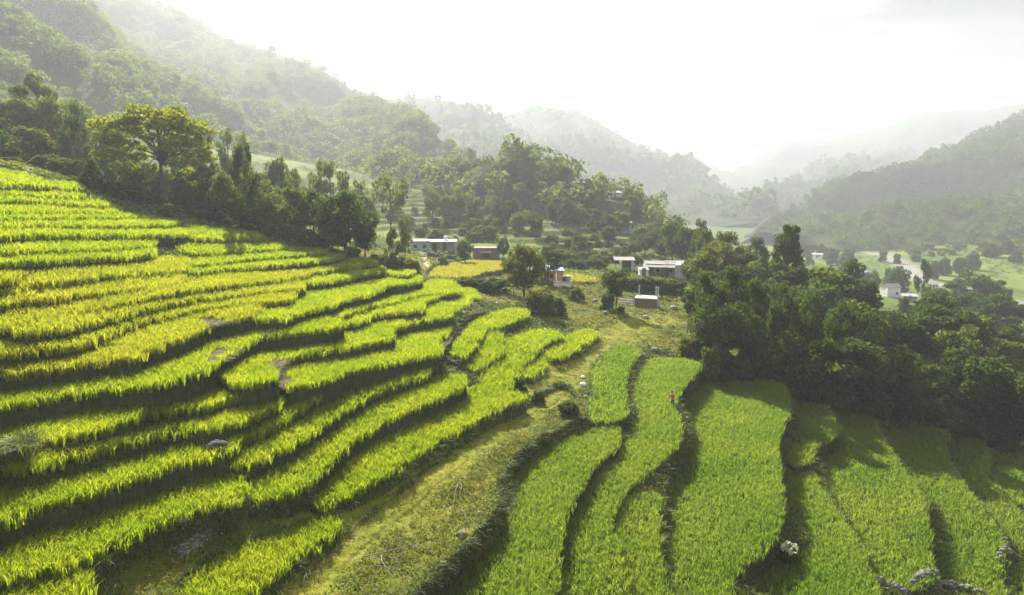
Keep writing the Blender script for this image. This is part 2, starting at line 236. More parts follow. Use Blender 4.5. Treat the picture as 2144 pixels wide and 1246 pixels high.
class NT:
    def __init__(s, name):
        s.m = bpy.data.materials.new(name); s.m.use_nodes = True; s.t = s.m.node_tree; s.t.nodes.clear(); s.out = s.t.nodes.new('ShaderNodeOutputMaterial')
    def n(s, typ, **kw):
        x = s.t.nodes.new('ShaderNode'+typ)
        for k, v in kw.items():
            if k in x.inputs.keys() if isinstance(k, str) else False: pass
            setattr(x, k, v)
        return x
    def l(s, a, b): s.t.links.new(a, b)
def ramp(t, fac, stops):
    r = t.n('ValToRGB'); e = r.color_ramp.elements
    while len(e) < len(stops): e.new(0.5)
    for i, (p, c) in enumerate(stops): e[i].position = p; e[i].color = (*c, 1)
    t.l(fac, r.inputs[0]); return r.outputs[0]
def leaf_mat(name, cols, trans, tfac=0.45, rough=0.5, spec=0.3, objvar=0.0, scale=None):
    """thin leaf: diffuse + translucent, colour varies from leaf to leaf (and slowly in patches)"""
    t = NT(name); geo = t.n('NewGeometry')
    fac = geo.outputs['Random Per Island']
    if scale:
        tc = t.n('TexCoord'); nz = t.n('TexNoise'); nz.inputs['Scale'].default_value = scale; nz.inputs['Detail'].default_value = 3
        t.l(geo.outputs['Position'], nz.inputs['Vector'])
        mx = t.n('Math', operation='ADD'); t.l(fac, mx.inputs[0]); m2 = t.n('Math', operation='MULTIPLY_ADD'); t.l(nz.outputs[0], m2.inputs[0]); m2.inputs[1].default_value = 2.4; m2.inputs[2].default_value = -1.2
        t.l(m2.outputs[0], mx.inputs[1]); m3 = t.n('Clamp'); t.l(mx.outputs[0], m3.inputs[0]); fac = m3.outputs[0]
    n = len(cols); col = ramp(t, fac, [(i/(n-1), c) for i, c in enumerate(cols)])
    tcol = ramp(t, fac, [(0, trans[0]), (1, trans[1])])
    if objvar:
        oi = t.n('ObjectInfo'); hs = t.n('HueSaturation')
        mr = t.n('MapRange'); t.l(oi.outputs['Random'], mr.inputs[0]); mr.inputs[3].default_value = 1-objvar; mr.inputs[4].default_value = 1+objvar
        t.l(mr.outputs[0], hs.inputs['Value']); t.l(col, hs.inputs['Color'])
        mh = t.n('MapRange'); t.l(oi.outputs['Random'], mh.inputs[0]); mh.inputs[3].default_value = 0.5+0.04*objvar; mh.inputs[4].default_value = 0.5-0.05*objvar; t.l(mh.outputs[0], hs.inputs['Hue'])
        col = hs.outputs[0]
    p = t.n('BsdfPrincipled'); t.l(col, p.inputs['Base Color']); p.inputs['Roughness'].default_value = rough; p.inputs['Specular IOR Level'].default_value = spec
    tr = t.n('BsdfTranslucent'); t.l(tcol, tr.inputs[0]); mix = t.n('MixShader'); mix.inputs[0].default_value = tfac
    t.l(p.outputs[0], mix.inputs[1]); t.l(tr.outputs[0], mix.inputs[2]); t.l(mix.outputs[0], t.out.inputs[0]); return t.m
def flat_mat(name, c1, c2=None, scale=3.0, rough=0.8, metal=0.0, bump=0.0, stretch=(1, 1, 1), detail=6, c3=None):
    t = NT(name); tc = t.n('TexCoord'); mp = t.n('Mapping'); t.l(tc.outputs['Object'], mp.inputs[0]); mp.inputs['Scale'].default_value = stretch
    nz = t.n('TexNoise'); nz.inputs['Scale'].default_value = scale; nz.inputs['Detail'].default_value = detail; t.l(mp.outputs[0], nz.inputs['Vector'])
    st = [(0.3, c1), (0.7, c2 or c1)]
    if c3: st = [(0.25, c1), (0.5, c2), (0.72, c3)]
    p = t.n('BsdfPrincipled'); t.l(ramp(t, nz.outputs[0], st), p.inputs['Base Color']); p.inputs['Roughness'].default_value = rough; p.inputs['Metallic'].default_value = metal
    if bump:
        b = t.n('Bump'); b.inputs['Strength'].default_value = bump; b.inputs['Distance'].default_value = 0.1; t.l(nz.outputs[0], b.inputs['Height']); t.l(b.outputs[0], p.inputs['Normal'])
    t.l(p.outputs[0], t.out.inputs[0]); return t.m

M = {}
M['lime'] = leaf_mat('rice_lime', [(.06,.11,.004),(.12,.17,.005),(.20,.22,.008)], [(.32,.46,.008),(.52,.58,.02)], 0.6, 0.5, 0.15, scale=0.25)
M['gold'] = leaf_mat('rice_gold', [(.088,.128,.005),(.17,.19,.008),(.245,.222,.014)], [(.39,.465,.012),(.57,.57,.03)], 0.58, 0.55, 0.15, scale=0.2)
M['green'] = leaf_mat('rice_green', [(.05,.10,.010),(.09,.145,.014),(.15,.185,.02)], [(.22,.38,.025),(.40,.50,.05)], 0.58, 0.5, 0.15, scale=0.18)
M['ripe'] = leaf_mat('rice_ripe', [(.2,.2,.02),(.27,.24,.03),(.32,.28,.04)], [(.5,.5,.03),(.6,.55,.05)], 0.5, 0.6, 0.2)
M['weed'] = leaf_mat('weed_leaf', [(.03,.06,.010),(.06,.10,.014),(.11,.14,.025)], [(.09,.17,.012),(.22,.28,.025)], 0.35, 0.55, 0.25, scale=0.3)
M['verge'] = leaf_mat('verge_leaf', [(.05,.085,.014),(.09,.13,.022),(.15,.17,.035)], [(.14,.22,.02),(.27,.30,.04)], 0.4, 0.55, 0.25, scale=0.5)
M['grass'] = leaf_mat('grass_blade', [(.10,.13,.008),(.19,.19,.012),(.28,.24,.03)], [(.28,.33,.012),(.46,.42,.03)], 0.45, 0.65, 0.1, scale=0.22)
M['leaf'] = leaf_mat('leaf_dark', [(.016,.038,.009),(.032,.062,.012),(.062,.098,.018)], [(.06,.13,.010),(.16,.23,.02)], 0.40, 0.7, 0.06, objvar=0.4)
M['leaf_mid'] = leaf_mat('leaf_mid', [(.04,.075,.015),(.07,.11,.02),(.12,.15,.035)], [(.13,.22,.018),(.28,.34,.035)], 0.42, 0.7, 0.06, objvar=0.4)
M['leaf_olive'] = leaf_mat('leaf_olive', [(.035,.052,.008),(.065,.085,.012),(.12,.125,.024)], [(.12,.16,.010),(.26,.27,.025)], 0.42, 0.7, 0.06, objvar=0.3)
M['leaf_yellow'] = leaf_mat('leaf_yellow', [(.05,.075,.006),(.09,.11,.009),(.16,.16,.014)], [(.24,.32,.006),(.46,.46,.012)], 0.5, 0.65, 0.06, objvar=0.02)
M['leaf_white'] = leaf_mat('leaf_white', [(.40,.50,.22),(.60,.66,.38),(.72,.74,.55)], [(.4,.5,.22),(.55,.6,.4)], 0.3, 0.6, 0.3)
M['bark'] = flat_mat('bark', (.05,.04,.03), (.12,.10,.08), 8, 0.9, bump=0.5, stretch=(1, 1, .25))
M['bark_pale'] = flat_mat('bark_pale', (.25,.22,.18), (.40,.37,.32), 8, 0.9, bump=0.3, stretch=(1, 1, .3))
M['twig'] = flat_mat('dry_twig', (.16,.13,.10), (.32,.27,.22), 10, 0.9)
M['stone'] = flat_mat('stone', (.05,.05,.04), (.13,.125,.11), 4, 0.9, bump=0.6, c3=(.26,.25,.22))
M['stone_pale'] = flat_mat('stone_pale', (.18,.17,.15), (.38,.36,.33), 5, 0.9, bump=0.5)
M['boulder'] = flat_mat('boulder', (.015,.015,.017), (.035,.035,.04), 2.5, 0.95, bump=0.9, c3=(.16,.16,.16))
M['straw'] = leaf_mat('straw', [(.18,.15,.07),(.32,.26,.14),(.45,.38,.24)], [(.25,.2,.1),(.4,.33,.2)], 0.3, 0.8, 0.1)
M['tin'] = flat_mat('tin_roof', (.13,.14,.15), (.24,.24,.25), 1.2, 0.85, 0.0, c3=(.26,.20,.15), stretch=(1, 3, 1))
M['tin_white'] = flat_mat('pale_tin_roof', (.24,.25,.27), (.36,.36,.37), 2, 0.85, 0.0)
M['rust'] = flat_mat('rusty_tin', (.17,.10,.07), (.27,.20,.16), 1.5, 0.8, stretch=(1, 3, 1))
M['wall_grey'] = flat_mat('grey_wall', (.22,.23,.23), (.38,.39,.39), 1.5, 0.9, bump=0.3)
M['wall_blue'] = flat_mat('bluish_wall', (.34,.40,.42), (.50,.55,.56), 1.5, 0.9)
M['wall_white'] = flat_mat('white_wall', (.66,.66,.66), (.80,.80,.79), 1.5, 0.85)
M['wall_pink'] = flat_mat('pink_wall', (.55,.27,.22), (.68,.38,.32), 1.5, 0.85)
M['wall_teal'] = flat_mat('teal_wall', (.10,.30,.29), (.15,.36,.34), 1.5, 0.7)
M['brick'] = flat_mat('rough_brick', (.14,.09,.07), (.26,.18,.14), 5, 0.95, bump=0.5, stretch=(1, 1, 3))
M['concrete'] = flat_mat('concrete', (.33,.32,.30), (.50,.48,.46), 3, 0.9, bump=0.2)
M['dark'] = flat_mat('dark_opening', (.012,.012,.014), (.03,.03,.03), 2, 0.6)
M['wood'] = flat_mat('weathered_wood', (.10,.07,.05), (.22,.17,.12), 4, 0.85, stretch=(1, 1, .2))
M['red_tile'] = flat_mat('red_roof', (.22,.08,.06), (.33,.14,.10), 3, 0.85)
M['blue_sheet'] = flat_mat('blue_sheet', (.04,.22,.60), (.08,.32,.75), 2, 0.5)
M['skin'] = flat_mat('skin', (.22,.12,.08), (.26,.15,.10), 4, 0.6)
M['hair'] = flat_mat('black_hair', (.01,.01,.01), (.02,.018,.016), 6, 0.5)
M['red_cloth'] = flat_mat('red_cloth', (.38,.05,.035), (.5,.09,.05), 6, 0.85)
M['blue_cloth'] = flat_mat('dark_blue_cloth', (.015,.03,.12), (.03,.05,.2), 6, 0.85)
M['red_cloth2'] = M['red_cloth']

def ground_mat():
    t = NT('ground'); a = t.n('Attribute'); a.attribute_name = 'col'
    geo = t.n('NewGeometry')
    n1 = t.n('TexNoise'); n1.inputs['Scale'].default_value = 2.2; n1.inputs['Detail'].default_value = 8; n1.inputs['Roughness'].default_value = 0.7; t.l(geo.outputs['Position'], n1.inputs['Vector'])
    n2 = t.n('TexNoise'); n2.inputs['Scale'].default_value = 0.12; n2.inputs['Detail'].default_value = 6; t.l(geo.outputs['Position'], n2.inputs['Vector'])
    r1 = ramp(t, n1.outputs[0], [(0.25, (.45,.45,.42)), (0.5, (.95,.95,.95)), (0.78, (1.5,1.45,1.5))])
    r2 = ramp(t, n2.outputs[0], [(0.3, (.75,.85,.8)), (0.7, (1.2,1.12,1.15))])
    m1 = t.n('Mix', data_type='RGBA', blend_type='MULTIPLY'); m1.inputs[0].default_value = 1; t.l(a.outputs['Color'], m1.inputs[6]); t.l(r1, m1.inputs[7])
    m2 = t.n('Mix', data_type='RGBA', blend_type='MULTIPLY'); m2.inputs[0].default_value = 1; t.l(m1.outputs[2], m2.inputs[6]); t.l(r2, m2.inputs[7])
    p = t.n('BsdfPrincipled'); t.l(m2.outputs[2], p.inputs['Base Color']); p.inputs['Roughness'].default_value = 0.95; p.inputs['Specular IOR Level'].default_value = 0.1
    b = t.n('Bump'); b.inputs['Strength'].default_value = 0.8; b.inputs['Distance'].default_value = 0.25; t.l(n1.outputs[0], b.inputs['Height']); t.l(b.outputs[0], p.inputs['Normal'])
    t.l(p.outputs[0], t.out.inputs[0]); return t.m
M['ground'] = ground_mat()
def hill_mat(name, c1, c2, c3, scale):
    t = NT(name); geo = t.n('NewGeometry')
    n1 = t.n('TexNoise'); n1.inputs['Scale'].default_value = scale; n1.inputs['Detail'].default_value = 10; n1.inputs['Roughness'].default_value = 0.65; t.l(geo.outputs['Position'], n1.inputs['Vector'])
    n2 = t.n('TexNoise'); n2.inputs['Scale'].default_value = scale*9; n2.inputs['Detail'].default_value = 6; n2.inputs['Roughness'].default_value = 0.7; t.l(geo.outputs['Position'], n2.inputs['Vector'])
    p = t.n('BsdfPrincipled'); t.l(ramp(t, n1.outputs[0], [(0.35, c1), (0.52, c2), (0.68, c3)]), p.inputs['Base Color']); p.inputs['Roughness'].default_value = 0.95; p.inputs['Specular IOR Level'].default_value = 0.05
    b = t.n('Bump'); b.inputs['Strength'].default_value = 1.0; b.inputs['Distance'].default_value = 5.0; t.l(n2.outputs[0], b.inputs['Height']); t.l(b.outputs[0], p.inputs['Normal'])
    t.l(p.outputs[0], t.out.inputs[0]); return t.m
M['hill_near'] = hill_mat('wooded_slope', (.035,.06,.018), (.055,.085,.024), (.10,.13,.04), 0.02)
M['hill_far'] = hill_mat('far_wooded_slope', (.02,.035,.012), (.035,.05,.016), (.05,.065,.022), 0.008)
# ---------------------------------------------------------------- ground: one sheet from under the viewer to the horizon
def plane_pts(pl, z):
    d = ray([p[0] for p in pl], [p[1] for p in pl]); return (d*(z/d[:, 2])[:, None])[:, :2]
def land_pts(pl):
    return hit([p[0] for p in pl], [p[1] for p in pl])[:, :2]
def dist_line(x, y, line):
    best = np.full(x.shape, 1e9); tt = np.zeros(x.shape); acc = 0.0; side = np.zeros(x.shape)
    for i in range(len(line)-1):
        a = line[i]; b = line[i+1]; v = b-a; L = np.hypot(*v)
        t = np.clip(((x-a[0])*v[0]+(y-a[1])*v[1])/(L*L), 0, 1); dx = x-a[0]-t*v[0]; dy = y-a[1]-t*v[1]; d = np.hypot(dx, dy)
        m = d < best; best = np.where(m, d, best); tt = np.where(m, acc+t*L, tt); side = np.where(m, np.sign(v[0]*(y-a[1])-v[1]*(x-a[0])), side); acc += L
    return best, tt, side
TRACK = land_pts([(480,1330),(560,1246),(690,1125),(850,1005),(1000,905),(1120,830),(1205,765),(1285,705),(1340,678),(1400,668)])
FOOTPATH = land_pts([(893,622),(885,590),(879,578),(890,562),(893,548),(886,535),(880,525)])
RIVER = plane_pts([(1540,462),(1620,478),(1700,508),(1790,520),(1868,540),(1902,556),(1925,585),(2000,600),(2150,640)], -47.6)
GULLY = land_pts([(1000,640),(965,690),(945,720),(925,748),(960,775),(975,800)])
HSTEP_POLY = [(770,520),(770,400),(1000,400),(1170,430),(1330,450),(1330,530),(1180,525),(1060,505)]
BOULDER = land_pts([(445,972),(468,968)])
SLIDES = [land_pts([(437,682),(450,705),(462,690)]), land_pts([(470,748),(455,775),(440,800)]), land_pts([(578,768),(575,790),(600,825),(590,845)])]

LIP = chaikin(plane_pts([(1232,868),(1215,876),(1150,903),(1100,937),(1062,975),(1040,1010),(1045,1050),(1035,1075),(1005,1100),(985,1130),(930,1175),(870,1230),(820,1290),(600,1330),(640,1190),(800,1060),(960,940),(1100,850),(1180,800)], -20.2), 1)
def pix(x, y, z):
    w = y*cp_-z*sp_; v = y*sp_+z*cp_; w = np.where(w < 1, 1, w)
    return CX+F*x/w, CY-F*v/w
def ground_height(x, y):
    """land with the benches of the paddies cut in; also returns index of paddy (-1 outside)"""
    x = np.asarray(x, float); y = np.asarray(y, float)
    z = T0(x, y); idx = np.full(x.shape, -1)
    r = np.hypot(x, y)
    px, py = pix(x, y, z)
    # small farm terraces on the hazy slope beyond the long house
    st = inpoly(px, py, HSTEP_POLY) & (r > 150)
    k = (z+0.8*fbm(x*.03, y*.03, 2, 5))/1.5; f = k-np.floor(k); zs = (np.floor(k)+np.clip((f-.75)/.25, 0, 1))*1.5
    z = np.where(st, zs, z)
    z = z+np.clip((r-140)/200, 0, 1)*1.2*(fbm(x*.02, y*.02, 4, 9)-.5)*2
    for i, o in enumerate(PADS):
        w = o['poly']; lo = w.min(0)-.3; hi = w.max(0)+.3
        m = (x > lo[0]) & (x < hi[0]) & (y > lo[1]) & (y < hi[1])
        if not m.any(): continue
        xi = x[m]; yi = y[m]; jx = xi+.25*(vnoise(xi*1.3, yi*1.3, 3)-.5); jy = yi+.25*(vnoise(xi*1.3, yi*1.3, 4)-.5)
        inn = inpoly(jx, jy, w); zi = z[m]; ii = idx[m]
        zi[inn] = paddy_z(o, xi[inn], yi[inn]); ii[inn] = i; z[m] = zi; idx[m] = ii
    lp = inpoly(x, y, LIP) & (idx < 0); z = np.where(lp, -20.25+.25*(vnoise(x*.5, y*.5, 8)-.5), z)
    out = idx < 0
    near = out & (r < 160)
    z = np.where(near, z+.16*(fbm(x*.9, y*.9, 3, 21)-.5)*2+.35*(fbm(x*.18, y*.18, 2, 22)-.5)*2, z)
    return z, idx

FIELDS = [[(1090,1290),(1000,1195),(1070,1015),(1240,892),(1228,770),(1300,712),(1480,756),(1650,798),(1750,850),(1960,876),(2200,960),(2200,1290)],
 [(-40,340),(170,380),(560,480),(870,556),(1000,600),(1010,630),(1100,640),(1110,670),(1250,685),(1250,705),(1145,785),(1110,830),(700,1050),(640,1060),(480,1050),(230,1150),(150,1260),(-40,1290)]]
def in_fields(x, y, z):
    px, py = pix(x, y, z); return inpoly(px, py, FIELDS[0]) | inpoly(px, py, FIELDS[1])
def build_ground():
    az = np.radians(np.concatenate([np.linspace(-75, -50, 26)[:-1], np.linspace(-50, 50, 1001), np.linspace(50, 75, 26)[1:]]))
    rr = np.concatenate([np.linspace(8, 24, 24)[:-1], np.linspace(24, 115, 460)[:-1], np.geomspace(115, 420, 260)[:-1], np.geomspace(420, 7000, 70)])
    R, A = np.meshgrid(rr, az, indexing='ij'); X = R*np.sin(A); Y = R*np.cos(A)
    Z, I = ground_height(X, Y)
    gy, gx = np.gradient(Z); dr = np.gradient(rr)[:, None]; da = np.gradient(az)[None, :]*R
    slope = np.hypot(gy/dr, gx/da)
    n = X.shape
    # ---- natural colours of the surface
    C = np.zeros(n+(3,)); C[:] = (.10,.125,.015)
    big = fbm(X*.05, Y*.05, 4, 31); fine = fbm(X*.7, Y*.7, 3, 32)
    def mixc(mask, c):
        nonlocal C
        mask = np.clip(mask, 0, 1)[..., None]; C = C*(1-mask)+np.array(c)*mask
    mixc((big-.45)*4, (.19,.19,.022))
    mixc((fine-.62)*3*(R < 160), (.24,.19,.06))
    # track: dry grass with two worn wheel lines
    d, t, s = dist_line(X, Y, TRACK)
    mixc(np.clip((3.6-d)/1.2, 0, 1)*.85, (.23,.24,.022))
    wear = np.exp(-((np.abs(d-0.9)-.0)/.28)**2)*np.clip(fbm(X*.5, Y*.5, 3, 41)*2-.45, 0, 1)
    mixc(wear*.5, (.30,.22,.09))
    rut = np.exp(-((d*-s-1.9-.25*vnoise(t*.25, t*0, 7))/.10)**2)*(vnoise(t*.4, t*0, 9) > .25); mixc(rut*.8*(d < 3), (.07,.06,.022))
    d2, _, _ = dist_line(X, Y, FOOTPATH); mixc(np.clip((0.75-d2)/.3, 0, 1), (.50,.42,.33))
    d3, _, _ = dist_line(X, Y, GULLY); mixc(np.clip((1.3-d3)/.8, 0, 1)*np.clip(fine*2.2-.6, 0, 1), (.32,.25,.14))
    for sl in SLIDES:
        d4, _, _ = dist_line(X, Y, sl); mixc(np.clip((1.0-d4)/.7, 0, 1)*.9, (.36,.28,.17))
    # banks
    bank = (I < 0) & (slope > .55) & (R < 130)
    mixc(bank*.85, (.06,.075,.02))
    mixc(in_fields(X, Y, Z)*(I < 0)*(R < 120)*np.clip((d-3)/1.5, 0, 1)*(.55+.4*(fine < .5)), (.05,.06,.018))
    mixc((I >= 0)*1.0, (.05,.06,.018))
    # fields and gravel on the valley floor
    val = np.clip((R-190)/60, 0, 1)*(X > 40)
    patch = vnoise(X*.035+.3*vnoise(X*.02, Y*.02, 3)*4, Y*.035, 51)
    mixc(val*.9, (.105,.16,.025)); mixc(val*np.clip((patch-.5)*6, 0, 1)*.8, (.20,.24,.035)); mixc(val*np.clip((fbm(X*.03, Y*.03, 4, 54)-.58)*9, 0, 1)*.8, (.06,.085,.022))
    d5, _, _ = dist_line(X, Y, RIVER); rw = 4+5*vnoise(X*.012, Y*.012, 61)
    mixc(np.clip((rw-d5)/5, 0, 1)*(R > 200), (.23,.21,.175))
    mixc(np.clip((3.0-np.abs(d5-1.5))/2, 0, 1)*(R > 200)*.6, (.30,.31,.32))
    # terraces on the hazy slope: grassy treads
    mixc((R > 150)*(X < 60)*(R < 500)*.7, (.05,.075,.018)); mixc((R > 150)*(X < 60)*(slope < .12)*.6, (.13,.15,.03))
    mixc((R > 150)*(X < 60)*np.clip((big-.5)*7, 0, 1)*.7, (.15,.21,.02))
    mixc(np.clip((R-600)/400, 0, 1), (.05,.07,.025))
    # faces
    a, b = n; q = np.arange(a*b).reshape(a, b); Fq = np.stack([q[:-1, :-1], q[:-1, 1:], q[1:, 1:], q[1:, :-1]], -1).reshape(-1, 4)
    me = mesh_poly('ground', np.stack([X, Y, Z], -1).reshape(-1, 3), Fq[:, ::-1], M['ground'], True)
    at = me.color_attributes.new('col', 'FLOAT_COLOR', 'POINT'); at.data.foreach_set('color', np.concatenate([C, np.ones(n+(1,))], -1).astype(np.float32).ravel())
    o = link('ground', me); tag(o, 'terraced hillside and valley floor with banks, grass and bare soil', 'ground', kind='structure')
    return X, Y, Z, I, slope, R
GX, GY, GZ, GI, GSL, GR = build_ground()
def gz(x, y): return float(ground_height(np.array([x], float), np.array([y], float))[0][0])
# ---------------------------------------------------------------- rice and ground plants
def tufts(P, nb, h, w, lean, rg, tip=0.5, hv=0.25):
    """P (n,3) roots; nb blades per root; every blade is a bent strip of a quad and a triangle"""
    n = len(P)*nb; base = np.repeat(P, nb, 0)
    ang = rg.random(n)*2*np.pi; ln = lean*(0.25+rg.random(n)); hh = np.repeat(h if np.ndim(h) else np.full(len(P), h), nb)*(1-hv+2*hv*rg.random(n)); ww = np.repeat(w if np.ndim(w) else np.full(len(P), w), nb)*(.7+.6*rg.random(n))
    dx = np.cos(ang); dy = np.sin(ang); fa = rg.random(n)*np.pi; sx = np.cos(fa)*ww*.5; sy = np.sin(fa)*ww*.5
    b0 = base+np.stack([dx*.04, dy*.04, np.zeros(n)-.05], 1)
    mid = b0+np.stack([dx*ln*hh*.4, dy*ln*hh*.4, hh*.68], 1); top = b0+np.stack([dx*ln*hh*(1+tip), dy*ln*hh*(1+tip), hh*(1-.25*tip*np.minimum(ln*2, 1))], 1)
    s = np.stack([sx, sy, np.zeros(n)], 1)
    V = np.stack([b0-s*.7, b0+s*.7, mid+s, mid-s, top], 1).reshape(-1, 3)
    i = np.arange(n)*5
    L = np.stack([i, i+1, i+2, i+3, i+3, i+2, i+4], 1).ravel(); st = np.stack([np.arange(n)*7, np.arange(n)*7+4], 1).ravel()
    return V, L, st
def build_rice():
    rg = np.random.default_rng(11); tot = 0
    for i, o in enumerate(PADS):
        w = o['poly']; lo = w.min(0); hi = w.max(0); d = o['dist']
        dens = float(np.interp(d, [30, 50, 75, 100, 140], [40, 30, 20, 12, 8])); nb = int(np.interp(d, [30, 60, 100], [9, 7, 6])); bw = float(np.interp(d, [30, 60, 100, 140], [.036, .046, .075, .12]))
        if o['kind'] == 'green': bw *= .8; dens *= 1.3
        n = int(dens*(hi-lo).prod()); q = lo+rg.random((n, 2))*(hi-lo); q = q[inpoly(q[:, 0], q[:, 1], w)]
        # nothing of this bed grows inside a higher bed
        for o2 in PADS[i+1:]:
            if o2['zm'] < o['zm']+.1: continue
            l2 = o2['poly'].min(0); h2 = o2['poly'].max(0)
            if (l2 > hi).any() or (h2 < lo).any(): continue
            q = q[~inpoly(q[:, 0], q[:, 1], o2['poly'])]
        for sl in SLIDES+[BOULDER]: q = q[dist_line(q[:, 0], q[:, 1], sl)[0] > (.3+.55*vnoise(q[:, 0]*2, q[:, 1]*2, 5))]
        q = q[dist_line(q[:, 0], q[:, 1], GULLY)[0] > .6]
        q = q[(np.hypot(q[:, 0], q[:, 1]) > 15)]
        if len(q) == 0: print('EMPTY', o['name']); continue
        vig = fbm(q[:, 0]*.35, q[:, 1]*.35, 3, 71); keep = vig+.45*rg.random(len(q)) > .30; q = q[keep]; vig = vig[keep]
        q = q+rg.normal(size=q.shape)*.13; z = paddy_z(o, q[:, 0], q[:, 1])
        P = np.stack([q[:, 0], q[:, 1], z], 1)-np.array([o['c'][0], o['c'][1], o['zm']])
        V, L, st = tufts(P, nb, o['h']*(.88+.24*vig), bw, .32, rg, tip=.6, hv=.36)
        me = mesh_np('rice', V, L, st, M[o['kind']])
        ob = link('rice_paddy', me, loc=(o['c'][0], o['c'][1], o['zm'])); tag(ob, o['label'], 'rice paddy', 'terraced rice paddies')
        tot += len(st)
    print('rice faces', tot)
build_rice()
def scatter_ground(mask_fn, dens, rmax, rg):
    """random points on the ground sheet (per cell area), returns points"""
    X, Y, Z = GX, GY, GZ; a, b = X.shape
    x0 = X[:-1, :-1]; y0 = Y[:-1, :-1]
    P00 = np.stack([X, Y, Z], -1); e1 = P00[1:, :-1]-P00[:-1, :-1]; e2 = P00[:-1, 1:]-P00[:-1, :-1]; ar = np.linalg.norm(np.cross(e1, e2), axis=-1)
    m = mask_fn(x0, y0, Z[:-1, :-1], GI[:-1, :-1], GSL[:-1, :-1], GR[:-1, :-1]).astype(float)
    lam = ar*m*(dens(GR[:-1, :-1]) if callable(dens) else dens); k = rg.poisson(lam)
    ii, jj = np.nonzero(k); rep = k[ii, jj]; ii = np.repeat(ii, rep); jj = np.repeat(jj, rep)
    u = rg.random(len(ii))[:, None]; v = rg.random(len(ii))[:, None]
    return P00[ii, jj]+u*e1[ii, jj]+v*e2[ii, jj]
def leaf_cards(C, size, rg, up=0.35):
    """one small randomly turned leaf (kite of two triangles) at each centre"""
    n = len(C); size = size if np.ndim(size) else np.full(n, size)
    a = rg.normal(size=(n, 3)); a /= np.linalg.norm(a, axis=1)[:, None]
    nn = rg.normal(size=(n, 3)); nn[:, 2] += up*2; b = np.cross(nn, a); b /= np.linalg.norm(b, axis=1)[:, None]+1e-9
    s = (size*(.6+.8*rg.random(n)))[:, None]
    fold = np.cross(a, b)*s*.12
    V = np.stack([C-a*s*.55, C+b*s*.34+fold, C+a*s*.55, C-b*s*.34+fold], 1).reshape(-1, 3)
    return V, np.arange(4*n).reshape(n, 4)
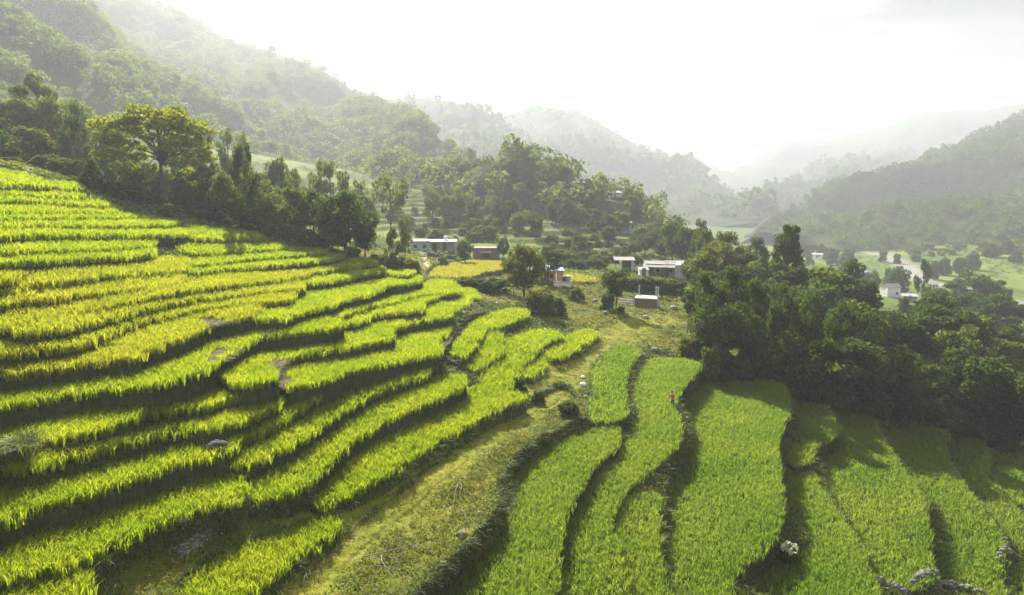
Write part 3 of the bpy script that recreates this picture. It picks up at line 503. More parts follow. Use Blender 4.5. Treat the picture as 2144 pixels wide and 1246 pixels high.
def build_cover():
    rg = np.random.default_rng(13)
    dT = lambda x, y: dist_line(x, y, TRACK)
    # weeds on the banks between the beds
    P = scatter_ground(lambda x, y, z, i, s, r: (i < 0) & (s > .45) & (r < 120) & (r > 18), lambda r: np.interp(r, [20, 40, 70, 120], [60, 38, 14, 4]), 120, rg)
    r = np.hypot(P[:, 0], P[:, 1]); P = P+rg.normal(size=P.shape)*[.08, .08, .07]+[0, 0, .10]
    V, Fq = leaf_cards(P, np.interp(r, [25, 60, 120], [.13, .2, .4]), rg)
    P2 = scatter_ground(lambda x, y, z, i, s, r: (i < 0) & (s > .45) & (r < 110) & (r > 18), lambda r: np.interp(r, [20, 40, 110], [16, 11, 2.5]), 110, rg)
    o = link('bank_weeds', mesh_poly('bank_weeds', V, Fq, M['weed'])); tag(o, 'dark leafy weeds covering the banks between the rice terraces', 'weeds', kind='stuff')
    r = np.hypot(P2[:, 0], P2[:, 1]); V, L, st = tufts(P2, 7, np.interp(r, [25, 60, 110], [.55, .55, .6]), np.interp(r, [25, 60, 110], [.03, .05, .1]), .7, rg, 1.0)
    o = link('bank_grass', mesh_np('bank_grass', V, L, st, M['verge'])); tag(o, 'tufts of long grass hanging over the terrace banks', 'grass', kind='stuff')
    # short turf on the track, on the flats and between the beds
    P = scatter_ground(lambda x, y, z, i, s, r: (i < 0) & (s <= .6) & (r < 150) & (r > 18)*(fbm(x*.6, y*.6, 3, 81) > .36), lambda r: np.interp(r, [20, 40, 80, 150], [26, 15, 5, 1.2]), 150, rg)
    r = np.hypot(P[:, 0], P[:, 1]); d, _, _ = dT(P[:, 0], P[:, 1]); hh = np.where(d < 3.2, .10, .20)*(.6+.8*vnoise(P[:, 0]*.6, P[:, 1]*.6, 82))*np.interp(r, [20, 150], [1, 1.8])
    V, L, st = tufts(P, 5, hh, np.interp(r, [25, 60, 150], [.03, .06, .2]), .9, rg, 1.0)
    o = link('grass', mesh_np('grass', V, L, st, M['grass'])); tag(o, 'short yellowish grass on the track and on the open flats', 'grass', kind='stuff')
    # leafy verge along the valley side of the track
    def vm(x, y, z, i, s, r):
        d, t, sd = dT(x, y); return (i < 0) & (sd < 0) & (d > 2.6) & (d < 7.5) & (r < 75) & (fbm(x*.8, y*.8, 3, 83) > .40)
    P = scatter_ground(vm, 55, 75, rg); P = P+rg.normal(size=P.shape)*[.06, .06, .06]+[0, 0, .12]
    V, Fq = leaf_cards(P, .15, rg, .8)
    o = link('verge_plants', mesh_poly('verge_plants', V, Fq, M['verge'])); tag(o, 'low leafy creepers along the valley side of the grass track', 'plants', kind='stuff')
    # knee high scrub and rough pasture over the hazy slopes and the river flats
    P = scatter_ground(lambda x, y, z, i, s, r: (i < 0) & (r > 118) & (r < 620) & (fbm(x*.04, y*.04, 4, 85)+.12*fbm(x*.4, y*.4, 2, 86) > .50)*(dist_line(x, y, RIVER)[0] > 12), lambda r: np.interp(r, [118, 200, 350, 620], [.22, .16, .05, .015]), 620, rg)
    r = np.hypot(P[:, 0], P[:, 1]); sz = np.interp(r, [118, 350, 620], [.5, .9, 1.6])*(.5+rg.random(len(P))); n = 12
    C = np.repeat(P, n, 0)+rg.normal(size=(len(P)*n, 3))*np.repeat(sz, n)[:, None]*[.6, .6, .3]+np.stack([0*np.repeat(sz, n)]*2+[np.repeat(sz, n)*.4], 1)
    V, Fq = leaf_cards(C, np.repeat(sz, n)*.6, rg, .6); o = link('scrub', mesh_poly('scrub', V, Fq, M['leaf_mid'])); tag(o, 'low scrub and rough pasture on the far slopes and river flats', 'scrub', kind='stuff'); print('scrub', len(Fq))
    # low plants in the narrow gaps between the beds
    P = scatter_ground(lambda x, y, z, i, s, r: (i < 0) & in_fields(x, y, z) & (r < 110) & (dT(x, y)[0] > 4.2) & (fbm(x*.7, y*.7, 3, 84) > .33), lambda r: np.interp(r, [25, 45, 110], [70, 45, 7]), 110, rg)
    r = np.hypot(P[:, 0], P[:, 1]); P = P+[0, 0, .12]+np.abs(rg.normal(size=P.shape))*[0, 0, .12]
    V, Fq = leaf_cards(P, np.interp(r, [25, 60, 110], [.13, .2, .4]), rg, .6)
    o = link('gap_weeds', mesh_poly('gap_weeds', V, Fq, M['weed'])); tag(o, 'low dark weeds in the narrow gaps between the paddies', 'weeds', kind='stuff')
build_cover()
# ---------------------------------------------------------------- mountains: lofted from foot to crest, each at its own distance
from mathutils.bvhtree import BVHTree
HILLS = {
 'H8': ('hill_near', 6, [(-300,330,238,-240,716),(-120,330,230,-270,716),(0,335,230,-130,736),(190,345,251,10,697),(240,350,266,62,688),(350,360,295,150,679),(480,375,324,232,660),(600,395,352,300,641),(680,410,376,378,612),(750,430,402,420,575)]),
 'H7': ('hill_near', 8, [(60,250,705,-50,967),(160,250,660,-55,1014),(250,250,630,-45,1092),(380,260,600,20,1201),(480,270,585,82,1154),(560,300,555,98,1123),(620,340,532,118,1076),(700,385,502,152,998),(740,400,384,182,936),(800,425,300,207,816),(850,430,290,220,694),(880,435,288,242,632),(910,440,285,268,561),(940,442,280,292,508),(980,447,272,315,437),(1050,452,264,352,370),(1110,456,258,368,350),(1180,462,252,380,340),(1250,468,248,392,335),(1320,476,246,412,330),(1370,482,248,442,325),(1430,494,255,482,315)]),
 'H6': ('hill_far', 12, [(640,420,700,185,1500),(760,420,700,196,1450),(830,425,720,198,1400),(890,430,720,192,1350),(960,430,720,206,1330),(1010,435,730,219,1300),(1060,437,740,250,1280),(1100,440,750,282,1250),(1150,445,760,322,1200),(1220,450,770,378,1100),(1300,455,780,440,900)]),
 'H5': ('hill_far', 12, [(900,440,900,300,1900),(980,440,900,258,1900),(1050,440,900,238,1850),(1120,440,900,229,1800),(1200,445,900,227,1750),(1232,447,900,236,1720),(1300,450,900,276,1650),(1340,452,900,300,1600),(1420,455,900,330,1500),(1480,458,880,356,1400),(1520,460,860,386,1300),(1560,462,840,420,1100),(1625,468,820,464,900)]),
 'H4': ('hill_far', 20, [(1150,430,2600,320,3300),(1340,430,2600,291,3300),(1400,430,2600,292,3300),(1440,430,2600,301,3300),(1500,430,2600,287,3300),(1560,430,2600,283,3300),(1600,430,2600,293,3300),(1680,430,2600,276,3300),(1760,430,2600,292,3300),(1950,430,2600,350,3300)]),
 'H4b': ('hill_far', 15, [(1250,440,1600,300,2700),(1340,440,1600,292,2650),(1400,445,1600,292,2600),(1440,447,1550,300,2500),(1470,450,1500,326,2400),(1510,452,1450,350,2300),(1580,455,1400,400,2000),(1640,460,1300,450,1500)]),
 'H3': ('hill_far', 20, [(1480,440,1700,420,2300),(1540,440,1700,350,2300),(1590,440,1700,318,2300),(1640,440,1700,289,2300),(1690,440,1650,284,2300),(1740,440,1650,284,2250),(1800,440,1600,266,2200),(1850,440,1550,256,2150),(1880,440,1500,249,2100),(1930,440,1500,225,2100),(2000,440,1450,222,2050),(2060,440,1450,221,2050),(2144,440,1450,205,2000),(2350,440,1450,190,2000)]),
 'H2': ('hill_far', 15, [(1540,462,900,455,1250),(1570,462,960,435,1400),(1600,460,1000,416,1500),(1640,460,1020,386,1600),(1680,458,1040,359,1700),(1740,456,1050,329,1800),(1800,455,1050,317,1850),(1850,455,1050,318,1900),(1950,455,1050,330,1900),(2100,455,1050,345,1900),(2350,455,1050,370,1900)]),
 'H1': ('hill_near', 9, [(1545,516,600,520,640),(1590,486,592,462,690),(1600,482,580,450,700),(1640,490,565,434,740),(1700,496,550,405,800),(1760,499,540,384,850),(1830,501,532,367,900),(1880,500,528,354,940),(1940,497,522,334,1000),(2000,494,512,317,1050),(2060,490,502,290,1100),(2100,486,495,268,1130),(2144,482,488,255,1160),(2350,470,470,190,1300),(2600,465,465,150,1400)]),
}
HLAB = {'H8':'steep wooded slope rising on the left into the glare','H7':'long wooded mountainside running down to the spur with houses','H6':'pale ridge behind the wooded mountainside','H5':'grey round topped mountain in the middle of the valley','H4':'faintest mountains at the end of the valley','H4b':'faint low ridge behind the grey mountain','H3':'high flat topped ridge on the right skyline','H2':'pale spur in front of the high right ridge','H1':'dark green wooded hill on the right above the river'}
BVH = {}; HSURF = {}
def build_hills():
    for name, (mat, th, cols) in HILLS.items():
        c = np.array(cols, float); nu = 260 if mat == 'hill_near' else 160; nv = 70 if mat == 'hill_near' else 46
        u = np.linspace(c[0, 0], c[-1, 0], nu)
        fy = np.interp(u, c[:, 0], c[:, 1]); fs = np.interp(u, c[:, 0], c[:, 2]); cy = np.interp(u, c[:, 0], c[:, 3]); cs = np.interp(u, c[:, 0], c[:, 4])
        Ft = pt(u, fy, fs); Ct = pt(u, cy, cs); Ct[:, 2] -= th*.75
        v = np.linspace(-.10, 1, nv)[:, None]
        X = Ft[:, 0]+(Ct[:, 0]-Ft[:, 0])*v; Y = Ft[:, 1]+(Ct[:, 1]-Ft[:, 1])*v
        vv = np.clip(v, 0, 1); prof = .75*vv+.25*vv**1.6+np.minimum(v, 0)*1.6
        Z = Ft[:, 2]+(Ct[:, 2]-Ft[:, 2])*prof
        size = np.hypot(Ct[:, 0]-Ft[:, 0], Ct[:, 1]-Ft[:, 1]).mean(); sc = 3.2/size
        env = np.clip(v*4, 0, 1)*np.clip((1-v)*5, 0, 1)
        rid = 1-np.abs(fbm(X*sc, Y*sc, 4, 90)*2-1)*2
        Z = Z+env*(rid-.4)*size*.07+env*(fbm(X*sc*4, Y*sc*4, 3, 91)-.5)*size*.03
        # the far side falls away behind the crest
        bk = []
        for k, (out, drop) in enumerate([(.05, .02), (.15, .12), (.35, .4), (.6, .8)]):
            r = np.hypot(Ct[:, 0], Ct[:, 1]); H = Ct[:, 2]+60
            bk.append(np.stack([Ct[:, 0]*(1+out*size/r), Ct[:, 1]*(1+out*size/r), Ct[:, 2]-drop*H], -1))
        P = np.concatenate([np.stack([X, Y, Z], -1), np.array(bk)], 0)
        a, b = P.shape[:2]; q = np.arange(a*b).reshape(a, b); Fq = np.stack([q[:-1, :-1], q[:-1, 1:], q[1:, 1:], q[1:, :-1]], -1).reshape(-1, 4)
        me = mesh_poly('hill', P.reshape(-1, 3), Fq, M[mat], True)
        o = link('hill', me); tag(o, HLAB[name], 'hill', kind='structure')
        HSURF[name] = P[:nv]
        if mat == 'hill_near': BVH[name] = BVHTree.FromPolygons([tuple(p) for p in P.reshape(-1, 3)], [tuple(f) for f in Fq.tolist()])
build_hills()
def ground_at(x, y):
    z = gz(x, y)
    for b in BVH.values():
        h = b.ray_cast(Vector((x, y, 900)), Vector((0, 0, -1)))
        if h[0] is not None: z = max(z, h[0].z)
    return z
def crown_template(rg, ncards, size, slim):
    """small tree for the far woods: leaf cards over a lumpy crown, unit height"""
    c = rg.normal(size=(ncards, 3)); c /= np.linalg.norm(c, axis=1)[:, None]
    c *= (.55+.45*rg.random((ncards, 1)))*np.array([.36*slim, .36*slim, .40]); lump = .8+.5*vnoise(c[:, 0]*6+9, c[:, 2]*6+c[:, 1]*5+9, int(rg.integers(99)))
    c = c*lump[:, None]+[0, 0, .58]
    return leaf_cards(c, size, rg, .5)
def build_forest(name, hills, per_area, hmin, hmax, ncards, size, mat, label, rg, vmin=0.0, keep=None, dup=6):
    T = [crown_template(rg, ncards, size, s) for s in np.linspace(.8, 1.35, dup)]
    VV = []; FF = []; off = 0
    for hn in hills:
        P = HSURF[hn]; e1 = P[1:, :-1]-P[:-1, :-1]; e2 = P[:-1, 1:]-P[:-1, :-1]; ar = np.linalg.norm(np.cross(e1, e2), axis=-1)
        v = np.linspace(-.10, 1, P.shape[0])[:-1, None]; lam = ar*per_area*(v >= vmin)
        cl = fbm(P[:-1, :-1, 0]*.012, P[:-1, :-1, 1]*.012, 3, 95); lam = lam*np.clip((cl-.28)*5, .15 if hn != 'H1' else .6, 1.3)
        k = rg.poisson(lam); ii, jj = np.nonzero(k); rep = k[ii, jj]; ii = np.repeat(ii, rep); jj = np.repeat(jj, rep)
        Q = P[ii, jj]+rg.random(len(ii))[:, None]*e1[ii, jj]+rg.random(len(ii))[:, None]*e2[ii, jj]
        px, py = pix(Q[:, 0], Q[:, 1], Q[:, 2]); m = (px > -250) & (px < 2400) & (py > -200)
        Q = Q[m]
        if keep is not None: Q = Q[keep(Q)]
        n = len(Q); h = hmin+(hmax-hmin)*rg.random(n)**1.5; a = rg.random(n)*6.283; w = h*(.8+.6*rg.random(n)); which = rg.integers(dup, size=n)
        for d in range(dup):
            s = which == d; V, Fq = T[d]; k = s.sum()
            if not k: continue
            ca = np.cos(a[s])[:, None]; sa = np.sin(a[s])[:, None]; ww = w[s][:, None]; hh = h[s][:, None]
            R = np.stack([(V[None, :, 0]*ca-V[None, :, 1]*sa)*ww, (V[None, :, 0]*sa+V[None, :, 1]*ca)*ww, V[None, :, 2]*hh-.5], -1)+Q[s][:, None, :]
            VV.append(R.reshape(-1, 3)); FF.append((Fq[None]+(np.arange(k)*len(V))[:, None, None]).reshape(-1, 4)+off); off += k*len(V)
    V = np.concatenate(VV); Fq = np.concatenate(FF); print(name, label[:30], len(Fq))
    o = link(name, mesh_poly(name, V, Fq, M[mat])); tag(o, label, 'woods', kind='stuff')
rgF = np.random.default_rng(23)
build_forest('forest', ['H8'], .020, 5, 12, 200, .125, 'leaf_mid', 'misty woods covering the steep left slope', rgF)
def keep7(Q):
    px, py = pix(Q[:, 0], Q[:, 1], Q[:, 2]); return ~((px > 1000) & (py > 400) & (rgF.random(len(Q)) < .55))
build_forest('forest', ['H7'], .014, 5, 13, 140, .14, 'leaf_mid', 'hazy woods on the long mountainside behind the village', rgF, keep=keep7)
build_forest('forest', ['H1'], .016, 4, 11, 80, .18, 'leaf', 'dense woods on the dark green hill right of the river', rgF, vmin=-.2)
build_forest('forest', ['H5', 'H6', 'H2'], .0022, 9, 18, 22, .42, 'leaf', 'far woods on the pale mountains down the valley', rgF)
# ---------------------------------------------------------------- trees
def tube(pts, rad, sides=6):
    pts = np.asarray(pts, float); n = len(pts); V = []
    for i in range(n):
        t = pts[min(i+1, n-1)]-pts[max(i-1, 0)]; t /= np.linalg.norm(t)+1e-9
        a = np.cross(t, [0.3, 1, 0.1]); a /= np.linalg.norm(a)+1e-9; b = np.cross(t, a)
        for k in range(sides):
            an = 2*np.pi*k/sides; V.append(pts[i]+rad[i]*(a*np.cos(an)+b*np.sin(an)))
    Fq = [(i*sides+k, i*sides+(k+1) % sides, (i+1)*sides+(k+1) % sides, (i+1)*sides+k) for i in range(n-1) for k in range(sides)]
    return np.array(V), np.array(Fq)
def join(parts):
    VV = []; FF = []; o = 0
    for V, Fq in parts: VV.append(V); FF.append(Fq+o); o += len(V)
    return np.concatenate(VV), np.concatenate(FF)
def clusters(kind, rg):
    """leaf masses (centre, radius) of a tree of unit height, crown half width about .5"""
    C = []
    def ell(n, cz, rz, rx, r0, r1, shell=.55):
        for i in range(n):
            d = rg.normal(size=3); d /= np.linalg.norm(d); k = shell+(1-shell)*rg.random()
            C.append((d[0]*rx*k, d[1]*rx*k, cz+d[2]*rz*k, r0+(r1-r0)*rg.random()))
    if kind == 'round': ell(34, .53, .38, .37, .10, .17)
    elif kind == 'spread': ell(20, .70, .18, .42, .10, .15); ell(10, .50, .15, .36, .09, .13); ell(4, .90, .04, .12, .08, .1)
    elif kind == 'tall': ell(15, .34, .25, .36, .10, .16); ell(11, .66, .18, .30, .09, .14); ell(6, .88, .07, .16, .06, .10)
    elif kind == 'slim':
        for i in range(22):
            z = .25+.72*i/21; r = .30*(1-.55*abs(z-.5)/.5)*(.6+.7*rg.random()); a = rg.random()*6.28; C.append((np.cos(a)*r, np.sin(a)*r, z, .07+.07*rg.random()))
    elif kind == 'open': ell(15, .76, .18, .40, .07, .12, .7); ell(5, .55, .1, .34, .06, .10, .8)
    elif kind == 'bush':
        for i in range(30):
            z = .10+.70*((i+.5)/30); r = .40*np.sqrt(max(0, 1-(z/.98)**2))*np.sqrt(.25+.75*rg.random()); a = rg.random()*6.28; C.append((np.cos(a)*r, np.sin(a)*r, z, .12+.07*rg.random()))
    elif kind == 'cone':
        for i in range(30):
            z = .08+.88*(i/29); r = .40*(1-z)**.8*(.6+.5*rg.random()); a = i*2.4; C.append((np.cos(a)*r, np.sin(a)*r, z, .06+.12*(1-z)))
    elif kind == 'headed':       # layered dark tree with a ball of leaves for a head
        for i in range(52):
            z = .10+.74*(i/51); r = .46*(1.0-.66*(i/51))*(.55+.5*rg.random()); a = i*2.399; C.append((np.cos(a)*r, np.sin(a)*r, z-.03*r, .075+.05*rg.random()))
        for i in range(9):
            d = rg.normal(size=3); d /= np.linalg.norm(d); C.append((d[0]*.13, d[1]*.13, .905+d[2]*.055, .075))
    elif kind == 'umbrella':
        for z, r, n, cr in ((.40, .42, 9, .065), (.52, .46, 12, .075), (.64, .47, 14, .08), (.76, .42, 14, .085), (.86, .33, 12, .085), (.94, .19, 8, .07)):
            for i in range(n):
                a = 6.283*(i+.6*rg.random())/n; k = r*(.70+.38*rg.random()); C.append((np.cos(a)*k, np.sin(a)*k, z+.09*(rg.random()-.5), cr*(.75+.6*rg.random())))
        for i in range(14):
            a = rg.random()*6.28; k = .28*rg.random(); C.append((np.cos(a)*k, np.sin(a)*k, .78+.14*rg.random(), .07))
    elif kind == 'feather': ell(26, .66, .24, .42, .11, .15, .5); ell(5, .42, .06, .26, .08, .1)
    elif kind == 'sparse': ell(12, .66, .26, .36, .06, .10, .6)
    elif kind == 'pole': ell(12, .72, .20, .42, .09, .14, .5)
    return np.array(C)
NLEAF = {'round': 5200, 'spread': 5200, 'tall': 5200, 'slim': 3200, 'open': 2100, 'bush': 3600, 'cone': 4200, 'headed': 10000, 'umbrella': 12000, 'feather': 5200, 'sparse': 1500, 'pole': 2400}
LSIZE = {'umbrella': .03, 'headed': .034, 'open': .042, 'bush': .075, 'cone': .05, 'slim': .046, 'round': .046, 'spread': .044, 'tall': .040, 'feather': .045, 'sparse': .05, 'pole': .05}
TCACHE = {}
def tree_mesh(kind, var, mat):
    key = (kind, var, mat)
    if key in TCACHE: return TCACHE[key]
    rg = np.random.default_rng(abs(hash((len(kind)*7+ord(kind[0])+ord(kind[-1])*3, var))) % 100000)
    C = clusters(kind, rg); n = NLEAF[kind]
    wt = C[:, 3]**2; k = rg.choice(len(C), n, p=wt/wt.sum()); d = rg.normal(size=(n, 3)); d /= np.linalg.norm(d, axis=1)[:, None]
    rad = (.45+.6*rg.random(n)**.7)[:, None]; sq = np.array([1, 1, .5 if kind in ('umbrella', 'headed', 'spread') else .8])
    P = C[k, :3]+d*rad*C[k, 3:4]*sq; P[:, 2] = np.maximum(P[:, 2], .015)
    V, Fq = leaf_cards(P, LSIZE[kind], rg, .5)
    crown = mesh_poly('crown', V, Fq, M[mat])
    parts = []
    if kind in ('bush',):
        for i in range(5):
            c = C[i*4, :3]; parts.append(tube([(0, 0, -.03), c*.5, c], [.022, .015, .006], 5))
    else:
        top = {'umbrella': .55, 'pole': .7, 'feather': .6, 'open': .78}.get(kind, .82); bend = rg.normal(size=2)*.02
        r0 = {'umbrella': .022, 'pole': .017, 'sparse': .014, 'slim': .014, 'open': .016}.get(kind, .022)
        zz = np.linspace(-.03, top, 7); parts.append(tube([(bend[0]*np.sin(z*4), bend[1]*np.sin(z*5), z) for z in zz], np.linspace(r0*1.25, r0*.35, 7), 7))
        lim = C[np.argsort(rg.random(len(C)))[:(26 if kind == 'umbrella' else 13)]]
        for c in lim:
            rr = np.hypot(c[0], c[1]); z0 = np.clip(c[2]-(.5*rr+.08), .15, top*.98) if kind != 'umbrella' else .38+.17*rg.random()
            s = np.array([bend[0]*np.sin(z0*4), bend[1]*np.sin(z0*5), z0]); e = c[:3]; m = (s+e)/2+[0, 0, .03 if kind == 'umbrella' else -.01]
            parts.append(tube([s, m, e], [r0*.45, r0*.3, r0*.1], 5))
    V, Fq = join(parts); trunk = mesh_poly('trunk', V, Fq, M['bark_pale'] if kind == 'pole' else M['bark'], True)
    TCACHE[key] = (crown, trunk); return TCACHE[key]
def place_tree(name, x, y, z, h, w, kind, var, mat, label, cat='tree', group=None, rz=None):
    cr, tr = tree_mesh(kind, var, mat)
    r = empty(name, (x, y, z), rgT.random()*6.28 if rz is None else rz); r.scale = (w, w, h); tag(r, label, cat, group)
    for nm, me in (('trunk', tr), ('crown', cr)):
        c = bpy.data.objects.new(nm, me); COL.objects.link(c); c.parent = r
    return r
rgT = np.random.default_rng(31)
def tree(px, top, s, wpx, kind, mat, label, name=None, group=None, base=None, cat=None):
    """tree whose crown top shows at pixel (px, top), s metres into the scene, crown wpx pixels wide; stands on the ground there"""
    if base:
        q = hit([px], [base])[0]; s = float(q[1]*cp_-q[2]*sp_)
    p = pt(px, top, s); x, y, zt = p[0], p[1], p[2]
    if 300 <= s < 460 and px < 1400 and top < 445:          # crest of the wooded spur
        c7 = np.array(HILLS['H7'][2], float); s = float(np.interp(px, c7[:, 0], c7[:, 4]))*.992; p = pt(px, top, s); x, y, zt = p[0], p[1], p[2]; wpx *= .9
    z = ground_at(x, y); h = zt-z
    if h < 1.0 or h > 24: print('tree height %.1f' % h, px, top, s, label[:40])
    h = min(max(h, 1.2), 21)
    w = wpx*s/F/.95
    nm = name or {'bush': 'shrub'}.get(kind, 'tree')
    return place_tree(nm, x, y, z-.1, h, w, kind, int(rgT.integers(2)), mat, label, cat or {'bush': 'shrub'}.get(kind, 'tree'), group)
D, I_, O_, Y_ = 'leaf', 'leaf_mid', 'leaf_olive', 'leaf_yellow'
# ---- left tree line along the edge of the rice slope
tree(328,222,108,238,'umbrella',Y_,'yellow green umbrella shaped tree spreading over the upper left tree line',name='umbrella_tree')
G1 = 'trees and shrubs along the edge of the rice slope'
for a in [
 (190,332,89,78,'cone',D,'dark cone shaped bush at the hilltop end of the tree line'),
 (250,372,91,84,'bush',D,'dark bush right of the cone shaped bush'),
 (222,362,93,50,'bush',I_,'paler bush squeezed behind the cone shaped bush and the dark bush'),
 (318,398,95,52,'bush',D,'dark bush just left of the umbrella tree trunk'),
 (358,428,94,46,'bush',I_,'low bush just right of the umbrella tree trunk'),
 (290,404,93,44,'bush',O_,'small olive bush between the two dark bushes left of the umbrella trunk'),
 (392,386,97,62,'round',D,'round dark tree right of the umbrella tree trunk'),
 (430,392,97,56,'round',D,'dark tree left of the tall slim tree'),
 (462,352,101,66,'round',I_,'taller green tree behind the tall slim tree'),
 (506,302,99,68,'slim',D,'tall slim tree with a broken crown, highest of the tree line'),
 (496,400,97,54,'round',D,'dark tree at the foot of the tall slim tree'),
 (545,385,99,66,'round',O_,'olive tree right of the tall slim tree'),
 (578,418,99,52,'bush',O_,'olive shrub in the gap right of the olive tree'),
 (612,384,101,72,'round',O_,'leafy olive tree left of the big dark tree'),
 (652,392,101,70,'spread',D,'dark tree leaning against the big dark tree on its left'),
 (718,390,100,150,'round',D,'big round dark tree, widest of the tree line'),
 (690,398,103,80,'round',D,'dark tree top merged with the left side of the big dark tree'),
 (760,420,103,66,'round',D,'dark crown forming the right shoulder of the big dark tree'),
 (568,462,98,52,'bush',I_,'low shrub under the leafy olive tree'),
 (602,468,99,60,'bush',O_,'sunlit olive shrub left of the big dark trunk'),
 (640,474,99,52,'bush',D,'dark shrub at the left foot of the big dark tree'),
 (672,488,100,40,'bush',D,'small dark shrub at the trunk of the big dark tree'),
 (520,448,97,44,'bush',D,'dark shrub below the tall slim tree'),
 (452,440,96,48,'bush',D,'dark shrub below the taller green tree'),
 (411,436,95,44,'bush',O_,'olive shrub below the round dark tree'),
 (345,430,90,34,'bush',O_,'pale shrub at the field edge below the umbrella tree'),
 (820,476,106,46,'slim',O_,'narrow olive tree standing alone right of the big dark tree'),
 (848,456,125,42,'slim',I_,'hazy narrow tree behind the lone narrow olive tree'),
 (792,528,104,54,'bush',O_,'olive shrub below the narrow olive tree, left one'),
 (830,530,104,50,'bush',D,'dark shrub at the foot of the narrow olive tree'),
 (862,538,106,44,'bush',O_,'olive shrub beside the thin footpath'),
 (735,512,103,40,'bush',O_,'low olive shrub under the right side of the big dark tree')]: tree(*a, group=G1)
# ---- wood behind the hilltop on the left
G2 = 'hazy trees behind the hilltop'
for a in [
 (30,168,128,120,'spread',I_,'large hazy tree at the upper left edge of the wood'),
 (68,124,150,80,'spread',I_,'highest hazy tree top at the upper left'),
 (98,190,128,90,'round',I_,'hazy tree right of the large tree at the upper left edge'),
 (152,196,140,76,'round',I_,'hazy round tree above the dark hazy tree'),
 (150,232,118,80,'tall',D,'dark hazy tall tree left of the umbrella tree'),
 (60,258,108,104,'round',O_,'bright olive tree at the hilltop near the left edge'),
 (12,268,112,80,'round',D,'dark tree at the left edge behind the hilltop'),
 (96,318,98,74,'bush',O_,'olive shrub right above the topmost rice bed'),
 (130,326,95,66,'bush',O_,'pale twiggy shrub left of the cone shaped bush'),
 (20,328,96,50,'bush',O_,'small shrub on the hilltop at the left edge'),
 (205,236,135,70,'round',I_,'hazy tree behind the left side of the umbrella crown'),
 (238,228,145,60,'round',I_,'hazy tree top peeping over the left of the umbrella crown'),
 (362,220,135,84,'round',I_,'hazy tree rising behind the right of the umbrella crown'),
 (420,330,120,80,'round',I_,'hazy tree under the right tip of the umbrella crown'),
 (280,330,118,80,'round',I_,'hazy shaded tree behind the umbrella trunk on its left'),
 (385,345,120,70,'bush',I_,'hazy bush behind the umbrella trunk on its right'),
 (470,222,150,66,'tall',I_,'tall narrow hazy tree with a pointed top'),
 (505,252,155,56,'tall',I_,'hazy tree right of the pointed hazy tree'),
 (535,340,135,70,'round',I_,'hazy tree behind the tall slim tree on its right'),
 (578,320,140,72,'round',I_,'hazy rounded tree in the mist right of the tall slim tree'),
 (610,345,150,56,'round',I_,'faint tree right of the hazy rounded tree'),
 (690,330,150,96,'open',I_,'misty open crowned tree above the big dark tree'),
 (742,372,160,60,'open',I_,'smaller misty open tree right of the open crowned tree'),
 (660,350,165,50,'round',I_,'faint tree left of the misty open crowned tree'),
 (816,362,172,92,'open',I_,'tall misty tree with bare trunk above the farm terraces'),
 (770,405,168,50,'round',I_,'misty tree left of the tall bare trunked tree')]: tree(*a, group=G2)
